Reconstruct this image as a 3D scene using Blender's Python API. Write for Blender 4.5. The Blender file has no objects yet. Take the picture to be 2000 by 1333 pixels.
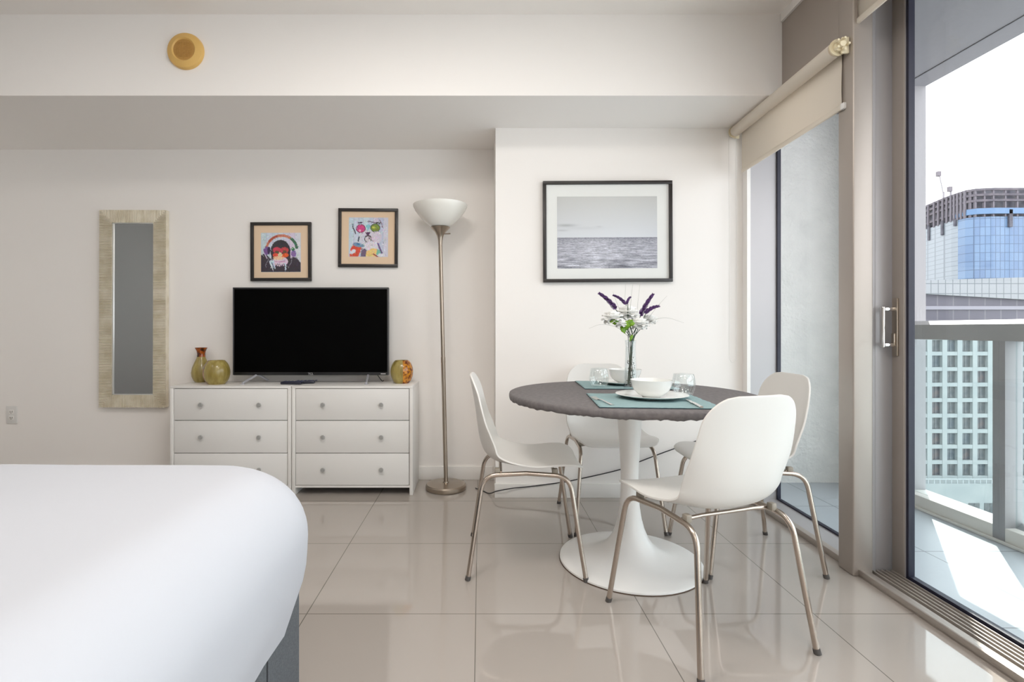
import bpy, bmesh, math, random
import numpy as np
from mathutils import Vector, Matrix, noise

random.seed(7)
np.random.seed(7)
PI = math.pi
SC = bpy.context.scene
COL = SC.collection

# ------------------------------------------------------------------ camera, world, sun, lights, exposure
F_PX, CX, CY, CAM_Z = 1005.0, 938.0, 644.0, 1.01
cam_data = bpy.data.cameras.new('camera')
cam = bpy.data.objects.new('camera', cam_data)
COL.objects.link(cam)
SC.camera = cam
cam.location = (0, 0, CAM_Z)
cam.rotation_euler = (PI / 2, 0, 0)
cam_data.sensor_fit = 'HORIZONTAL'
cam_data.sensor_width = 36.0
cam_data.lens = 36.0 * F_PX / 2000.0
cam_data.shift_x = (1000.0 - CX) / 2000.0
cam_data.shift_y = -(666.5 - CY) / 2000.0
cam_data.clip_start = 0.05
cam_data.clip_end = 2000

world = bpy.data.worlds.new('world')
SC.world = world
world.use_nodes = True
bg = world.node_tree.nodes['Background']
bg.inputs[0].default_value = (0.975, 0.96, 1.0, 1)
bg.inputs[1].default_value = 3.95

sun_data = bpy.data.lights.new('sun', 'SUN')
sun_data.energy = 7.0
sun_data.angle = 0.009
sun_data.color = (1.0, 0.95, 0.87)
sun = bpy.data.objects.new('sun', sun_data)
COL.objects.link(sun)
SUN_EL = math.radians(38.0)
sun_from = Vector((0.595 * math.cos(SUN_EL), 0.803 * math.cos(SUN_EL), math.sin(SUN_EL)))
sun.rotation_euler = sun_from.to_track_quat('Z', 'Y').to_euler()
sun.location = (6, 8, 15)

SC.view_settings.view_transform = 'Standard'
SC.view_settings.look = 'None'
SC.view_settings.gamma = 1.0
SC.view_settings.use_curve_mapping = False
SC.view_settings.exposure = 0.05
SC.cycles.use_denoising = True
SC.cycles.max_bounces = 12
SC.cycles.diffuse_bounces = 6
SC.cycles.glossy_bounces = 6
SC.cycles.transparent_max_bounces = 16
SC.cycles.caustics_reflective = False
SC.cycles.caustics_refractive = False
SC.cycles.sample_clamp_indirect = 6.0

# ------------------------------------------------------------------ helpers
def srgb(r, g, b):
    def f(c):
        c = c / 255.0
        return c / 12.92 if c <= 0.04045 else ((c + 0.055) / 1.055) ** 2.4
    return (f(r), f(g), f(b), 1.0)

def P(px, py, Y):
    return Vector(((px - CX) / F_PX * Y, Y, CAM_Z - (py - CY) / F_PX * Y))

def mat(name, col, rough=0.5, metal=0.0, spec=None, coat=0.0, bump=None, **kw):
    m = bpy.data.materials.new(name)
    m.use_nodes = True
    nt = m.node_tree
    b = nt.nodes['Principled BSDF']
    if len(col) == 3:
        col = (*col, 1.0)
    b.inputs['Base Color'].default_value = col
    b.inputs['Roughness'].default_value = rough
    b.inputs['Metallic'].default_value = metal
    if spec is not None:
        b.inputs['Specular IOR Level'].default_value = spec
    if coat:
        b.inputs['Coat Weight'].default_value = coat
    if bump:
        scale, strength = bump[0], bump[1]
        tc = nt.nodes.new('ShaderNodeTexCoord')
        no = nt.nodes.new('ShaderNodeTexNoise')
        no.inputs['Scale'].default_value = scale
        no.inputs['Detail'].default_value = 4
        bp = nt.nodes.new('ShaderNodeBump')
        bp.inputs['Strength'].default_value = strength
        bp.inputs['Distance'].default_value = bump[2] if len(bump) > 2 else 0.01
        nt.links.new(tc.outputs['Object'], no.inputs['Vector'])
        nt.links.new(no.outputs['Fac'], bp.inputs['Height'])
        nt.links.new(bp.outputs['Normal'], b.inputs['Normal'])
    return m

def mottle(m, c2, scale=4.0, lo=0.4, hi=0.6, stretch=None, detail=3):
    """second colour mixed in through noise"""
    nt = m.node_tree
    b = nt.nodes['Principled BSDF']
    c1 = tuple(b.inputs['Base Color'].default_value)
    tc = nt.nodes.new('ShaderNodeTexCoord')
    mp = nt.nodes.new('ShaderNodeMapping')
    if stretch:
        mp.inputs['Scale'].default_value = stretch
    no = nt.nodes.new('ShaderNodeTexNoise')
    no.inputs['Scale'].default_value = scale
    no.inputs['Detail'].default_value = detail
    cr = nt.nodes.new('ShaderNodeValToRGB')
    cr.color_ramp.elements[0].position = lo
    cr.color_ramp.elements[1].position = hi
    cr.color_ramp.elements[0].color = c1
    cr.color_ramp.elements[1].color = c2 if len(c2) == 4 else (*c2, 1)
    nt.links.new(tc.outputs['Object'], mp.inputs['Vector'])
    nt.links.new(mp.outputs['Vector'], no.inputs['Vector'])
    nt.links.new(no.outputs['Fac'], cr.inputs['Fac'])
    nt.links.new(cr.outputs['Color'], b.inputs['Base Color'])
    return m

def tiles(m, c1, mortar, w, h, shift, size=0.0016, c2=None, offset=0.0, vertical=None):
    nt = m.node_tree
    b = nt.nodes['Principled BSDF']
    tc = nt.nodes.new('ShaderNodeTexCoord')
    mp = nt.nodes.new('ShaderNodeMapping')
    mp.inputs['Location'].default_value = (-shift[0], -shift[1], 0)
    if vertical:
        mp.inputs['Rotation'].default_value = vertical
    br = nt.nodes.new('ShaderNodeTexBrick')
    br.offset = offset
    br.squash = 1.0
    br.inputs['Scale'].default_value = 1.0
    br.inputs['Brick Width'].default_value = w
    br.inputs['Row Height'].default_value = h
    br.inputs['Mortar Size'].default_value = size
    br.inputs['Mortar Smooth'].default_value = 0.0
    br.inputs['Bias'].default_value = 0.0
    br.inputs['Color1'].default_value = c1
    br.inputs['Color2'].default_value = c2 or c1
    br.inputs['Mortar'].default_value = mortar
    nt.links.new(tc.outputs['Object'], mp.inputs['Vector'])
    nt.links.new(mp.outputs['Vector'], br.inputs['Vector'])
    nt.links.new(br.outputs['Color'], b.inputs['Base Color'])
    return m

def glass_mat(name, tint=(0.95, 0.97, 0.97, 1), ior=1.45, rough=0.0, gloss=1.0):
    m = bpy.data.materials.new(name)
    m.use_nodes = True
    nt = m.node_tree
    nt.nodes.clear()
    out = nt.nodes.new('ShaderNodeOutputMaterial')
    tr = nt.nodes.new('ShaderNodeBsdfTransparent')
    tr.inputs[0].default_value = tint
    gl = nt.nodes.new('ShaderNodeBsdfGlossy')
    gl.inputs['Color'].default_value = (gloss, gloss, gloss, 1)
    gl.inputs['Roughness'].default_value = rough
    # Schlick reflectance from the facing angle, the same from both sides of a thin pane
    lw = nt.nodes.new('ShaderNodeLayerWeight')
    lw.inputs['Blend'].default_value = 0.5
    pw = nt.nodes.new('ShaderNodeMath'); pw.operation = 'POWER'; pw.inputs[1].default_value = 5.0
    f0 = ((ior - 1) / (ior + 1)) ** 2
    ma = nt.nodes.new('ShaderNodeMath'); ma.operation = 'MULTIPLY_ADD'
    ma.inputs[1].default_value = (1 - f0) * 0.6; ma.inputs[2].default_value = f0
    mx = nt.nodes.new('ShaderNodeMixShader')
    nt.links.new(lw.outputs['Facing'], pw.inputs[0])
    nt.links.new(pw.outputs[0], ma.inputs[0])
    nt.links.new(ma.outputs[0], mx.inputs[0])
    nt.links.new(tr.outputs[0], mx.inputs[1])
    nt.links.new(gl.outputs[0], mx.inputs[2])
    nt.links.new(mx.outputs[0], out.inputs[0])
    return m

def obj(name, bm, m, parent=None, smooth=True, angle=35, mats=None, xf=None):
    me = bpy.data.meshes.new(name)
    if xf is not None:
        bm.transform(xf)
    bmesh.ops.recalc_face_normals(bm, faces=bm.faces[:])
    bm.to_mesh(me)
    bm.free()
    for mm in (mats or [m]):
        me.materials.append(mm)
    if smooth:
        me.polygons.foreach_set('use_smooth', [True] * len(me.polygons))
        try:
            me.set_sharp_from_angle(angle=math.radians(angle))
        except Exception:
            pass
    o = bpy.data.objects.new(name, me)
    COL.objects.link(o)
    if parent is not None:
        o.parent = parent
    return o

def tag(o, label=None, cat=None, group=None, kind=None):
    if label: o['label'] = label
    if cat: o['category'] = cat
    if group: o['group'] = group
    if kind: o['kind'] = kind
    return o

def thing(name, label, cat, loc=(0, 0, 0), rot=(0, 0, 0), group=None, kind=None):
    o = bpy.data.objects.new(name, None)
    COL.objects.link(o)
    o.empty_display_size = 0.05
    o.location = loc
    o.rotation_euler = rot
    return tag(o, label, cat, group, kind)

def struct(name, bm, m, parent=None, xf=None, **kw):
    o = obj(name, bm, m, parent, xf=xf, **kw)
    if parent is None:
        o['kind'] = 'structure'
    return o

def copy_tree(root, loc, rot=None, label=None, group=None):
    r = root.copy()
    COL.objects.link(r)
    r.location = loc
    if rot is not None:
        r.rotation_euler = rot
    if label: r['label'] = label
    if group: r['group'] = group
    for ch in list(root.children):
        c = ch.copy()
        COL.objects.link(c)
        c.parent = r
        for g in list(ch.children):
            d = g.copy()
            COL.objects.link(d)
            d.parent = c
    return r

def B():
    return bmesh.new()

def box(bm, lo, hi, bev=0.0, seg=2, mi=0):
    lo, hi = Vector(lo), Vector(hi)
    r = bmesh.ops.create_cube(bm, size=1.0)
    vs = r['verts']
    c, d = (lo + hi) / 2, hi - lo
    for v in vs:
        v.co = Vector((v.co.x * d.x, v.co.y * d.y, v.co.z * d.z)) + c
    fs = {f for v in vs for f in v.link_faces}
    for f in fs:
        f.material_index = mi
    if bev > 0:
        es = {e for v in vs for e in v.link_edges}
        bmesh.ops.bevel(bm, geom=list(es), offset=min(bev, min(abs(d.x), abs(d.y), abs(d.z)) * 0.49), segments=seg, affect='EDGES', profile=0.5)
    return vs

def lathe(bm, prof, segs=48, c=(0, 0, 0), mi=0, close=False, rfun=None):
    """prof: (r, z) list"""
    c = Vector(c)
    rings = []
    for (r, z) in prof:
        if r < 1e-6:
            rings.append([bm.verts.new(c + Vector((0, 0, z)))])
        else:
            ring = []
            for i in range(segs):
                a = 2 * PI * i / segs
                rr, zz = (r, z) if rfun is None else rfun(r, z, a)
                ring.append(bm.verts.new(c + Vector((rr * math.cos(a), rr * math.sin(a), zz))))
            rings.append(ring)
    pairs = list(zip(rings[:-1], rings[1:]))
    if close:
        pairs.append((rings[-1], rings[0]))
    for a, b in pairs:
        for i in range(segs):
            j = (i + 1) % segs
            if len(a) == 1 and len(b) == 1:
                continue
            if len(a) == 1:
                f = bm.faces.new((a[0], b[i], b[j]))
            elif len(b) == 1:
                f = bm.faces.new((a[i], a[j], b[0]))
            else:
                f = bm.faces.new((a[i], a[j], b[j], b[i]))
            f.material_index = mi
    return rings

def spline(pts, n=8):
    pts = [Vector(p) for p in pts]
    if len(pts) < 3:
        return pts
    out = []
    ext = [pts[0] * 2 - pts[1]] + pts + [pts[-1] * 2 - pts[-2]]
    for i in range(1, len(ext) - 2):
        p0, p1, p2, p3 = ext[i - 1:i + 3]
        for k in range(n):
            t = k / n
            out.append(0.5 * ((2 * p1) + (p2 - p0) * t + (2 * p0 - 5 * p1 + 4 * p2 - p3) * t * t + (3 * p1 - p0 - 3 * p2 + p3) * t ** 3))
    out.append(pts[-1])
    return out

def fillet(pts, r, n=7):
    """round the corners of a polyline with radius r"""
    pts = [Vector(p) for p in pts]
    out = [pts[0]]
    for i in range(1, len(pts) - 1):
        a, b, c = pts[i - 1], pts[i], pts[i + 1]
        d1, d2 = (a - b), (c - b)
        k = min(r, d1.length * 0.49, d2.length * 0.49)
        s, e = b + d1.normalized() * k, b + d2.normalized() * k
        for j in range(n + 1):
            t = j / n
            out.append((1 - t) ** 2 * s + 2 * t * (1 - t) * b + t * t * e)
    out.append(pts[-1])
    return out

def tube(bm, pts, r, segs=10, caps=True, mi=0, flat=1.0):
    pts = [Vector(p) for p in pts]
    n = len(pts)
    rad = r if callable(r) else (lambda t: r)
    tang = []
    for i in range(n):
        a = pts[max(i - 1, 0)]
        b = pts[min(i + 1, n - 1)]
        d = b - a
        tang.append(d.normalized() if d.length > 1e-9 else Vector((0, 0, 1)))
    up = Vector((0, 0, 1)) if abs(tang[0].z) < 0.9 else Vector((1, 0, 0))
    nrm = tang[0].cross(up).normalized()
    rings = []
    for i in range(n):
        t = tang[i]
        nrm = (nrm - t * nrm.dot(t))
        if nrm.length < 1e-6:
            nrm = t.orthogonal()
        nrm.normalize()
        bi = t.cross(nrm)
        rr = rad(i / max(n - 1, 1))
        rings.append([bm.verts.new(pts[i] + nrm * math.cos(2 * PI * k / segs) * rr + bi * math.sin(2 * PI * k / segs) * rr * flat) for k in range(segs)])
    for a, b in zip(rings[:-1], rings[1:]):
        for k in range(segs):
            f = bm.faces.new((a[k], a[(k + 1) % segs], b[(k + 1) % segs], b[k]))
            f.material_index = mi
    if caps:
        for ring in (rings[0], rings[-1]):
            try:
                f = bm.faces.new(ring)
                f.material_index = mi
            except ValueError:
                pass
    return rings

def prism(bm, pts, axis, lo, hi, mi=0):
    """extrude polygon pts (2-D) along axis 'x','y' or 'z' between lo and hi"""
    def mk(p, d):
        if axis == 'x': return Vector((d, p[0], p[1]))
        if axis == 'y': return Vector((p[0], d, p[1]))
        return Vector((p[0], p[1], d))
    a = [bm.verts.new(mk(p, lo)) for p in pts]
    b = [bm.verts.new(mk(p, hi)) for p in pts]
    n = len(pts)
    fs = [bm.faces.new(a), bm.faces.new(b)]
    for i in range(n):
        fs.append(bm.faces.new((a[i], a[(i + 1) % n], b[(i + 1) % n], b[i])))
    for f in fs:
        f.material_index = mi
    return fs

def one_box(name, lo, hi, m, parent=None, bev=0.0, xf=None, **kw):
    bm = B()
    box(bm, lo, hi, bev)
    return obj(name, bm, m, parent, xf=xf, **kw)

# ------------------------------------------------------------------ materials
M_wall = mat('wall_paint', (0.91, 0.88, 0.85), 0.75, bump=(160, 0.02, 0.002))
M_ceil = mat('ceiling_paint', (0.90, 0.86, 0.82), 0.85)
M_backdrop = mat('backdrop_grey', (0.24, 0.24, 0.24), 0.8)
M_base = mat('baseboard_paint', (0.84, 0.82, 0.79), 0.4)
M_floor = tiles(mat('porcelain_floor', (0.6, 0.57, 0.53), 0.05, spec=0.85), srgb(170, 162, 155), srgb(112, 107, 101), 0.6, 0.6, (-0.016, 0.026), 0.0017)
M_deck = tiles(mat('deck_tile', (0.5, 0.5, 0.5), 0.35), srgb(176, 182, 188), srgb(120, 124, 128), 0.6, 0.6, (0.22, 0.54), 0.003)
M_stucco = mottle(mat('stucco', srgb(236, 234, 230), 0.9, bump=(36, 0.7, 0.018)), srgb(226, 225, 221), 9, 0.35, 0.7)
M_slab = mat('painted_concrete', srgb(128, 127, 132), 0.85, bump=(25, 0.2, 0.01))
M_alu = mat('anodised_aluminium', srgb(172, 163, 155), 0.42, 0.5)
M_alu_l = mat('light_aluminium', srgb(178, 175, 176), 0.45, 0.35)
M_gasket = mat('navy_gasket', srgb(30, 30, 48), 0.5)
M_glass = glass_mat('window_glass', (0.93, 0.955, 0.955, 1), 1.35)
M_white = mat('white_lacquer', (0.80, 0.785, 0.76), 0.38)
M_white_dr = mat('white_drawer', (0.78, 0.77, 0.75), 0.42)
M_dark_gap = mat('shadow_gap', (0.05, 0.045, 0.04), 0.9)  # near-black stands in for the shade in drawer gaps and socket slots
M_knob = mat('satin_steel_knob', srgb(172, 172, 170), 0.35, 0.3)
M_chrome = mat('chrome', (0.80, 0.79, 0.78), 0.12, 1.0)
M_steel = mat('brushed_nickel', srgb(176, 164, 150), 0.28, 1.0)
M_chairw = mat('white_plastic_shell', (0.74, 0.725, 0.695), 0.42)
M_chairleg = mat('nickel_tube', srgb(188, 176, 165), 0.22, 1.0)
M_footcap = mat('grey_foot_cap', srgb(80, 76, 74), 0.6)
M_table = mat('white_enamel', (0.84, 0.83, 0.81), 0.3)
M_cover = mottle(mat('grey_stretch_cloth', srgb(104, 100, 100), 0.85, bump=(500, 0.15, 0.001)), srgb(115, 110, 110), 60, 0.4, 0.6)
M_teal = mottle(mat('teal_cotton', srgb(130, 158, 160), 0.9, bump=(300, 0.3, 0.002)), srgb(148, 174, 176), 30, 0.35, 0.65, stretch=(1, 12, 1))
M_teal_dk = mat('navy_hem', srgb(40, 62, 72), 0.9)
M_ceramic = mat('white_stoneware', (0.80, 0.81, 0.79), 0.16, coat=0.3)
M_tumbler = glass_mat('tumbler_glass', (0.97, 0.985, 0.985, 1), 1.75)
M_vaseglass = glass_mat('vase_glass', (0.93, 0.94, 0.94, 1), 1.55)
M_cutlery = mat('cutlery_steel', (0.75, 0.73, 0.70), 0.2, 1.0)
M_black = mat('black_plastic', (0.012, 0.012, 0.014), 0.35)
M_screen = mat('tv_screen', (0.001, 0.001, 0.001), 0.5, spec=0.04)
M_frame_blk = mat('black_frame', (0.022, 0.018, 0.017), 0.35)
M_matboard = mat('white_matboard', (0.80, 0.81, 0.79), 0.7)
M_matcream = mat('cream_matboard', srgb(232, 205, 175), 0.7)
M_mirror = mat('mirror_glass', (0.92, 0.93, 0.93), 0.01, 1.0)
M_mframe = mottle(mat('champagne_silver', srgb(236, 228, 210), 0.4, 0.2), srgb(222, 212, 190), 12, 0.4, 0.6)
M_opal = mat('opal_glass', (0.86, 0.85, 0.80), 0.25)
M_olive = mottle(mat('olive_glass_vase', srgb(172, 156, 92), 0.28, coat=0.3), srgb(138, 120, 58), 40, 0.35, 0.65, stretch=(1, 1, 0.15))
M_amber = mottle(mat('amber_crackle', srgb(165, 80, 18), 0.2, coat=0.4), srgb(62, 30, 8), 55, 0.45, 0.6)
M_amber2 = mottle(mat('amber_gold_crackle', srgb(205, 135, 25), 0.2, coat=0.4), srgb(110, 48, 12), 60, 0.45, 0.62)
M_yellow = mat('yellowed_plastic', srgb(222, 180, 104), 0.45)
M_yellow_d = mat('yellowed_grille', srgb(185, 140, 72), 0.6)
M_sheet = mat('white_bed_linen', (0.50, 0.515, 0.555), 0.85, bump=(3.5, 0.12, 0.03))
M_bedbase = mottle(mat('grey_upholstery', srgb(98, 102, 106), 0.95, bump=(600, 0.3, 0.002)), srgb(82, 86, 90), 250, 0.35, 0.65)
M_blind = mat('ivory_blind_fabric', srgb(236, 228, 216), 0.8)
_nt = M_blind.node_tree
_tl = _nt.nodes.new('ShaderNodeBsdfTranslucent'); _tl.inputs[0].default_value = srgb(236, 228, 216)
_mx = _nt.nodes.new('ShaderNodeMixShader'); _mx.inputs[0].default_value = 0.32
_nt.links.new(_nt.nodes['Principled BSDF'].outputs[0], _mx.inputs[1]); _nt.links.new(_tl.outputs[0], _mx.inputs[2])
_nt.links.new(_mx.outputs[0], _nt.nodes['Material Output'].inputs[0])
M_bracket = mat('ivory_bracket', srgb(222, 210, 180), 0.4)
M_cord = mat('clear_bead_chain', (0.75, 0.74, 0.71), 0.4)
M_cable = mat('black_cable', (0.015, 0.015, 0.02), 0.4)
M_outlet = mat('outlet_white', (0.75, 0.74, 0.72), 0.4)
M_rail = mat('painted_steel_rail', srgb(158, 156, 156), 0.5)
M_railpost = mat('painted_rail_post', srgb(150, 148, 150), 0.5)
M_guard = glass_mat('guard_glass', (0.90, 0.95, 0.95, 1), 1.3)
M_purple = mottle(mat('lavender_purple', srgb(98, 62, 120), 0.8), srgb(60, 36, 78), 120, 0.4, 0.6)
M_petal = mat('white_petal', (0.90, 0.90, 0.88), 0.6)
M_leaf = mottle(mat('fresh_leaf', srgb(120, 160, 30), 0.5), srgb(84, 126, 20), 50, 0.4, 0.6)
M_stem = mat('dark_green_stem', srgb(52, 74, 56), 0.6)
M_moss = mottle(mat('moss_filler', srgb(90, 84, 66), 0.9), srgb(46, 52, 40), 90, 0.4, 0.6)
M_straw = mat('dry_grass_blade', srgb(150, 152, 140), 0.7)

# ------------------------------------------------------------------ the setting: room shell
AW = 0.025                                   # the window wall is turned by this much
WX = Matrix.Translation((1.4975, 0, 0)) @ Matrix.Rotation(-AW, 4, 'Z')   # local x = outward, y = along the wall
def WP(s, u, z):
    return WX @ Vector((u, s, z))

Y_BACK, Y_PIER, Y_BEAM = 3.464, 3.095, 2.667
Z_SOF, Z_CEIL = 2.223, 2.645
X_L, Y_R = -3.75, -2.6

bm = B(); box(bm, (X_L, Y_R, -0.2), (1.72, Y_BACK + 0.1, 0)); struct('floor', bm, M_floor, smooth=False)
bm = B(); box(bm, (X_L - .1, Y_R, Z_CEIL), (1.68, Y_BEAM + 0.02, Z_CEIL + 0.15)); struct('ceiling', bm, M_ceil, smooth=False)
bm = B(); box(bm, (X_L - .1, Y_BACK, 0), (0.2, Y_BACK + 0.12, Z_SOF + .02)); struct('wall_back', bm, M_wall, smooth=False)
bm = B(); box(bm, (0.092, Y_PIER, 0), (1.585, Y_BACK + 0.12, Z_SOF + .02)); struct('wall_pier', bm, M_wall, smooth=False)
bm = B(); box(bm, (X_L - .1, Y_BEAM, Z_SOF), (1.585, Y_BACK + 0.12, Z_CEIL + .15)); struct('wall_bulkhead', bm, M_wall, smooth=False)
bm = B(); box(bm, (X_L - .12, Y_R - .1, 0), (X_L, Y_BACK + .1, Z_CEIL + .1)); struct('wall_left', bm, M_wall, smooth=False)
bm = B(); box(bm, (X_L - .1, Y_R - .12, 0), (1.7, Y_R, Z_CEIL + .1)); struct('wall_rear', bm, M_wall, smooth=False)

mirror_backdrop = thing('added_backdrop', None, None, (X_L, 1.3, 0), kind='structure')  # unseen grey panels, added so the mirror reflects an even grey
for k in range(3):
    bm = B(); box(bm, (0.004, -1.0 + k * .70, .01), (.034, -1.0 + (k + 1) * .70 - .004, 2.50), .003); obj('backdrop_panel', bm, M_backdrop, mirror_backdrop)

def baseboard(name, lo, hi):
    bm = B(); box(bm, lo, hi, 0.003); struct(name, bm, M_base)
baseboard('baseboard_back', (X_L, Y_BACK - .012, 0), (0.085, Y_BACK, 0.09))
baseboard('baseboard_pier', (0.086, Y_PIER - .012, 0), (1.555, Y_PIER, 0.085))

# window wall: header above the far window, header above the sliding doors, near end
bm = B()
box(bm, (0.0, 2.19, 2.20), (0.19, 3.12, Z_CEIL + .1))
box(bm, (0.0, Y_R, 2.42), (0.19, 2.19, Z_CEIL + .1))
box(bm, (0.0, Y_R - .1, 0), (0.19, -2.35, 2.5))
struct('wall_right', bm, M_alu, xf=WX, smooth=False)  # wall in the darker frame metal: its shade put into the colour
bm = B(); box(bm, (-0.012, 2.05, 2.60), (0.0, 2.66, Z_CEIL)); struct('trim_1', bm, M_base, xf=WX, smooth=False)

# far fixed window
w1 = thing('window_1', None, None, (1.4975, 0, 0), (0, 0, -AW), kind='structure')
bm = B()
box(bm, (0.0, 3.035, 0.0), (0.020, 3.092, 2.21))          # cream inner casing edge
obj('casing', bm, M_base, w1)
bm = B()
box(bm, (0.020, 3.045, 0.0), (0.183, 3.10, 2.21))          # far jamb
box(bm, (0.030, 2.19, -0.003), (0.183, 3.06, 0.006))      # sill plate
box(bm, (0.020, 2.19, 2.17), (0.183, 3.06, 2.21))
obj('window_frame', bm, M_alu_l, w1, smooth=False)
bm = B(); box(bm, (0.0, 2.19, 0.0), (0.034, 3.05, 0.030), 0.003); obj('sill_upstand', bm, M_alu, w1)
bm = B()
box(bm, (0.176, 3.034, 0.0), (0.196, 3.046, 2.2))
box(bm, (0.176, 2.19, 0.0), (0.196, 3.046, 0.014))
obj('gasket', bm, M_gasket, w1, smooth=False)
bm = B(); box(bm, (0.186, 2.19, 0.0), (0.192, 3.04, 2.2)); obj('glass_pane', bm, M_glass, w1, smooth=False)

# post between window and door
bm = B()
box(bm, (-0.026, 2.103, 0.0), (0.055, 2.195, Z_CEIL), 0.006, 3)
struct('trim_2', bm, M_alu, xf=WX)
bm = B()
box(bm, (0.045, 2.125, 0.0), (0.085, 2.195, 2.43), 0.01, 3)
box(bm, (0.075, 2.135, 0.0), (0.19, 2.195, 2.43), 0.004, 2)
struct('trim_3', bm, M_alu_l, xf=WX)

# sliding door track
bm = B()
box(bm, (-0.004, -2.4, 0.0), (0.185, 2.125, 0.006))
box(bm, (-0.004, -2.4, 0.0), (0.012, 2.125, 0.028), 0.003)
box(bm, (0.012, -2.4, 0.0), (0.050, 2.125, 0.016), 0.002)
for k in range(6):
    u = 0.060 + k * 0.020
    box(bm, (u, -2.4, 0.0), (u + 0.007, 2.125, 0.020), 0.0015)
struct('trim_4', bm, M_alu, xf=WX)

def sliding_door(name, s0, s1, u0, far_handle):
    d = thing(name, None, None, (1.4975, 0, 0), (0, 0, -AW), kind='structure')
    bm = B()
    box(bm, (u0, s1 - 0.062, 0.018), (u0 + 0.040, s1, 2.41), 0.003)
    box(bm, (u0, s0, 0.018), (u0 + 0.040, s0 + 0.062, 2.41), 0.003)
    box(bm, (u0 + .008, s0 + .06, 2.35), (u0 + 0.040, s1 - .06, 2.41), 0.003)
    obj('stile', bm, M_alu, d)
    bm = B()
    box(bm, (u0 + .004, s1 - 0.0665, 0.018), (u0 + 0.014, s1 - 0.0622, 2.36))
    obj('edge_trim', bm, M_alu_l, d, smooth=False)
    bm = B()
    box(bm, (u0 + .006, s1 - 0.079, 0.012), (u0 + 0.030, s1 - 0.0667, 2.36))
    box(bm, (u0 + .006, s0 + 0.063, 0.006), (u0 + 0.030, s1 - 0.0667, 0.030))
    obj('gasket', bm, M_gasket, d, smooth=False)
    bm = B(); box(bm, (u0 + .016, s0 + .06, 0.03), (u0 + .022, s1 - .07, 2.36)); obj('glass_pane', bm, M_glass, d, smooth=False)
    if far_handle:
        h = thing('door_handle', None, None, (u0, s1 - 0.022, 1.02), (0, 0, 0)); h.parent = d
        bm = B()
        box(bm, (-0.008, -0.016, -0.118), (0.0, 0.012, 0.118), 0.003)
        box(bm, (-0.016, -0.010, -0.075), (-0.006, 0.006, -0.025), 0.004)
        obj('back_plate', bm, M_steel, h)
        bm = B()
        box(bm, (-0.060, -0.010, -0.085), (-0.046, 0.010, 0.085), 0.006, 3)
        box(bm, (-0.050, -0.007, 0.066), (-0.004, 0.007, 0.080), 0.004)
        box(bm, (-0.050, -0.007, -0.080), (-0.004, 0.007, -0.066), 0.004)
        obj('grip', bm, M_chrome, h)
    return d
sliding_door('door_1', 0.35, 2.125, 0.145, True)
sliding_door('door_2', -2.36, 0.42, 0.100, False)

# ------------------------------------------------------------------ balcony
DK = 2.60
bm = B(); box(bm, (1.68, -3.2, -0.25), (DK + 0.015, 3.42, 0.0)); struct('floor_balcony', bm, M_deck, smooth=False)
bm = B(); box(bm, (1.66, -3.2, 2.43), (DK, 3.7, 2.75))
struct('ceiling_balcony', bm, M_slab, smooth=False)
bm = B(); box(bm, (2.452, -3.2, 2.425), (2.462, 3.2, 2.4302)); struct('trim_5', bm, mat('drip_groove', srgb(120, 120, 126), 0.9), smooth=False)
bm = B()
box(bm, (1.66, 3.39, 0), (DK, 3.7, 2.44))
struct('wall_balcony_end', bm, M_stucco, smooth=False)
bm = B(); box(bm, (2.44, 3.0, 0), (DK - .002, 3.395, 2.435)); struct('column_balcony', bm, mat('column_shade_grey', srgb(152, 150, 152), 0.85, bump=(25, .2, .01)), smooth=False)  # darker grey than the end wall's stucco: shade put into its colour
bm = B(); box(bm, (2.463, -3.2, 0.0), (DK, 3.0, 0.076), 0.004)
box(bm, (2.448, -3.2, 0.0), (2.463, 3.0, 0.014), 0.003)
struct('trim_6', bm, mat('kerb_paint', srgb(222, 218, 212), 0.7))

g = thing('balcony_railing', 'grey steel handrail with clear glass panels along the balcony edge', 'railing', (2.5, 2.4, 0))
bm = B()
prism(bm, [(-0.037, 0.955), (0.045, 0.955), (0.045, 1.046), (0.030, 1.058), (0.010, 1.058), (-0.037, 1.036)], 'y', -5.4, 0.6)
obj('handrail', bm, M_rail, g, smooth=False)
for k, y in enumerate((0.044, -1.50, -3.05)):
    bm = B()
    box(bm, (-0.038, y - .030, 0.0), (0.046, y + .030, 0.956), 0.002)
    box(bm, (-0.0385, y - .002, 0.0), (-0.037, y + .0005, 0.956))
    obj('post', bm, M_railpost, g)
    bm = B()
    prism(bm, [(-0.040, 0.0), (0.046, 0.0), (0.046, 0.10), (-0.03, 0.045)], 'y', y - .085, y - .03)
    obj('post_shoe', bm, M_railpost, g, smooth=False)
for (a, b) in ((0.074, 0.60), (-1.47, 0.014), (-3.02, -1.53), (-5.4, -3.08)):
    bm = B(); box(bm, (0.012, a, 0.076), (0.020, b, 0.957)); obj('glass_panel', bm, M_guard, g, smooth=False)

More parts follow.
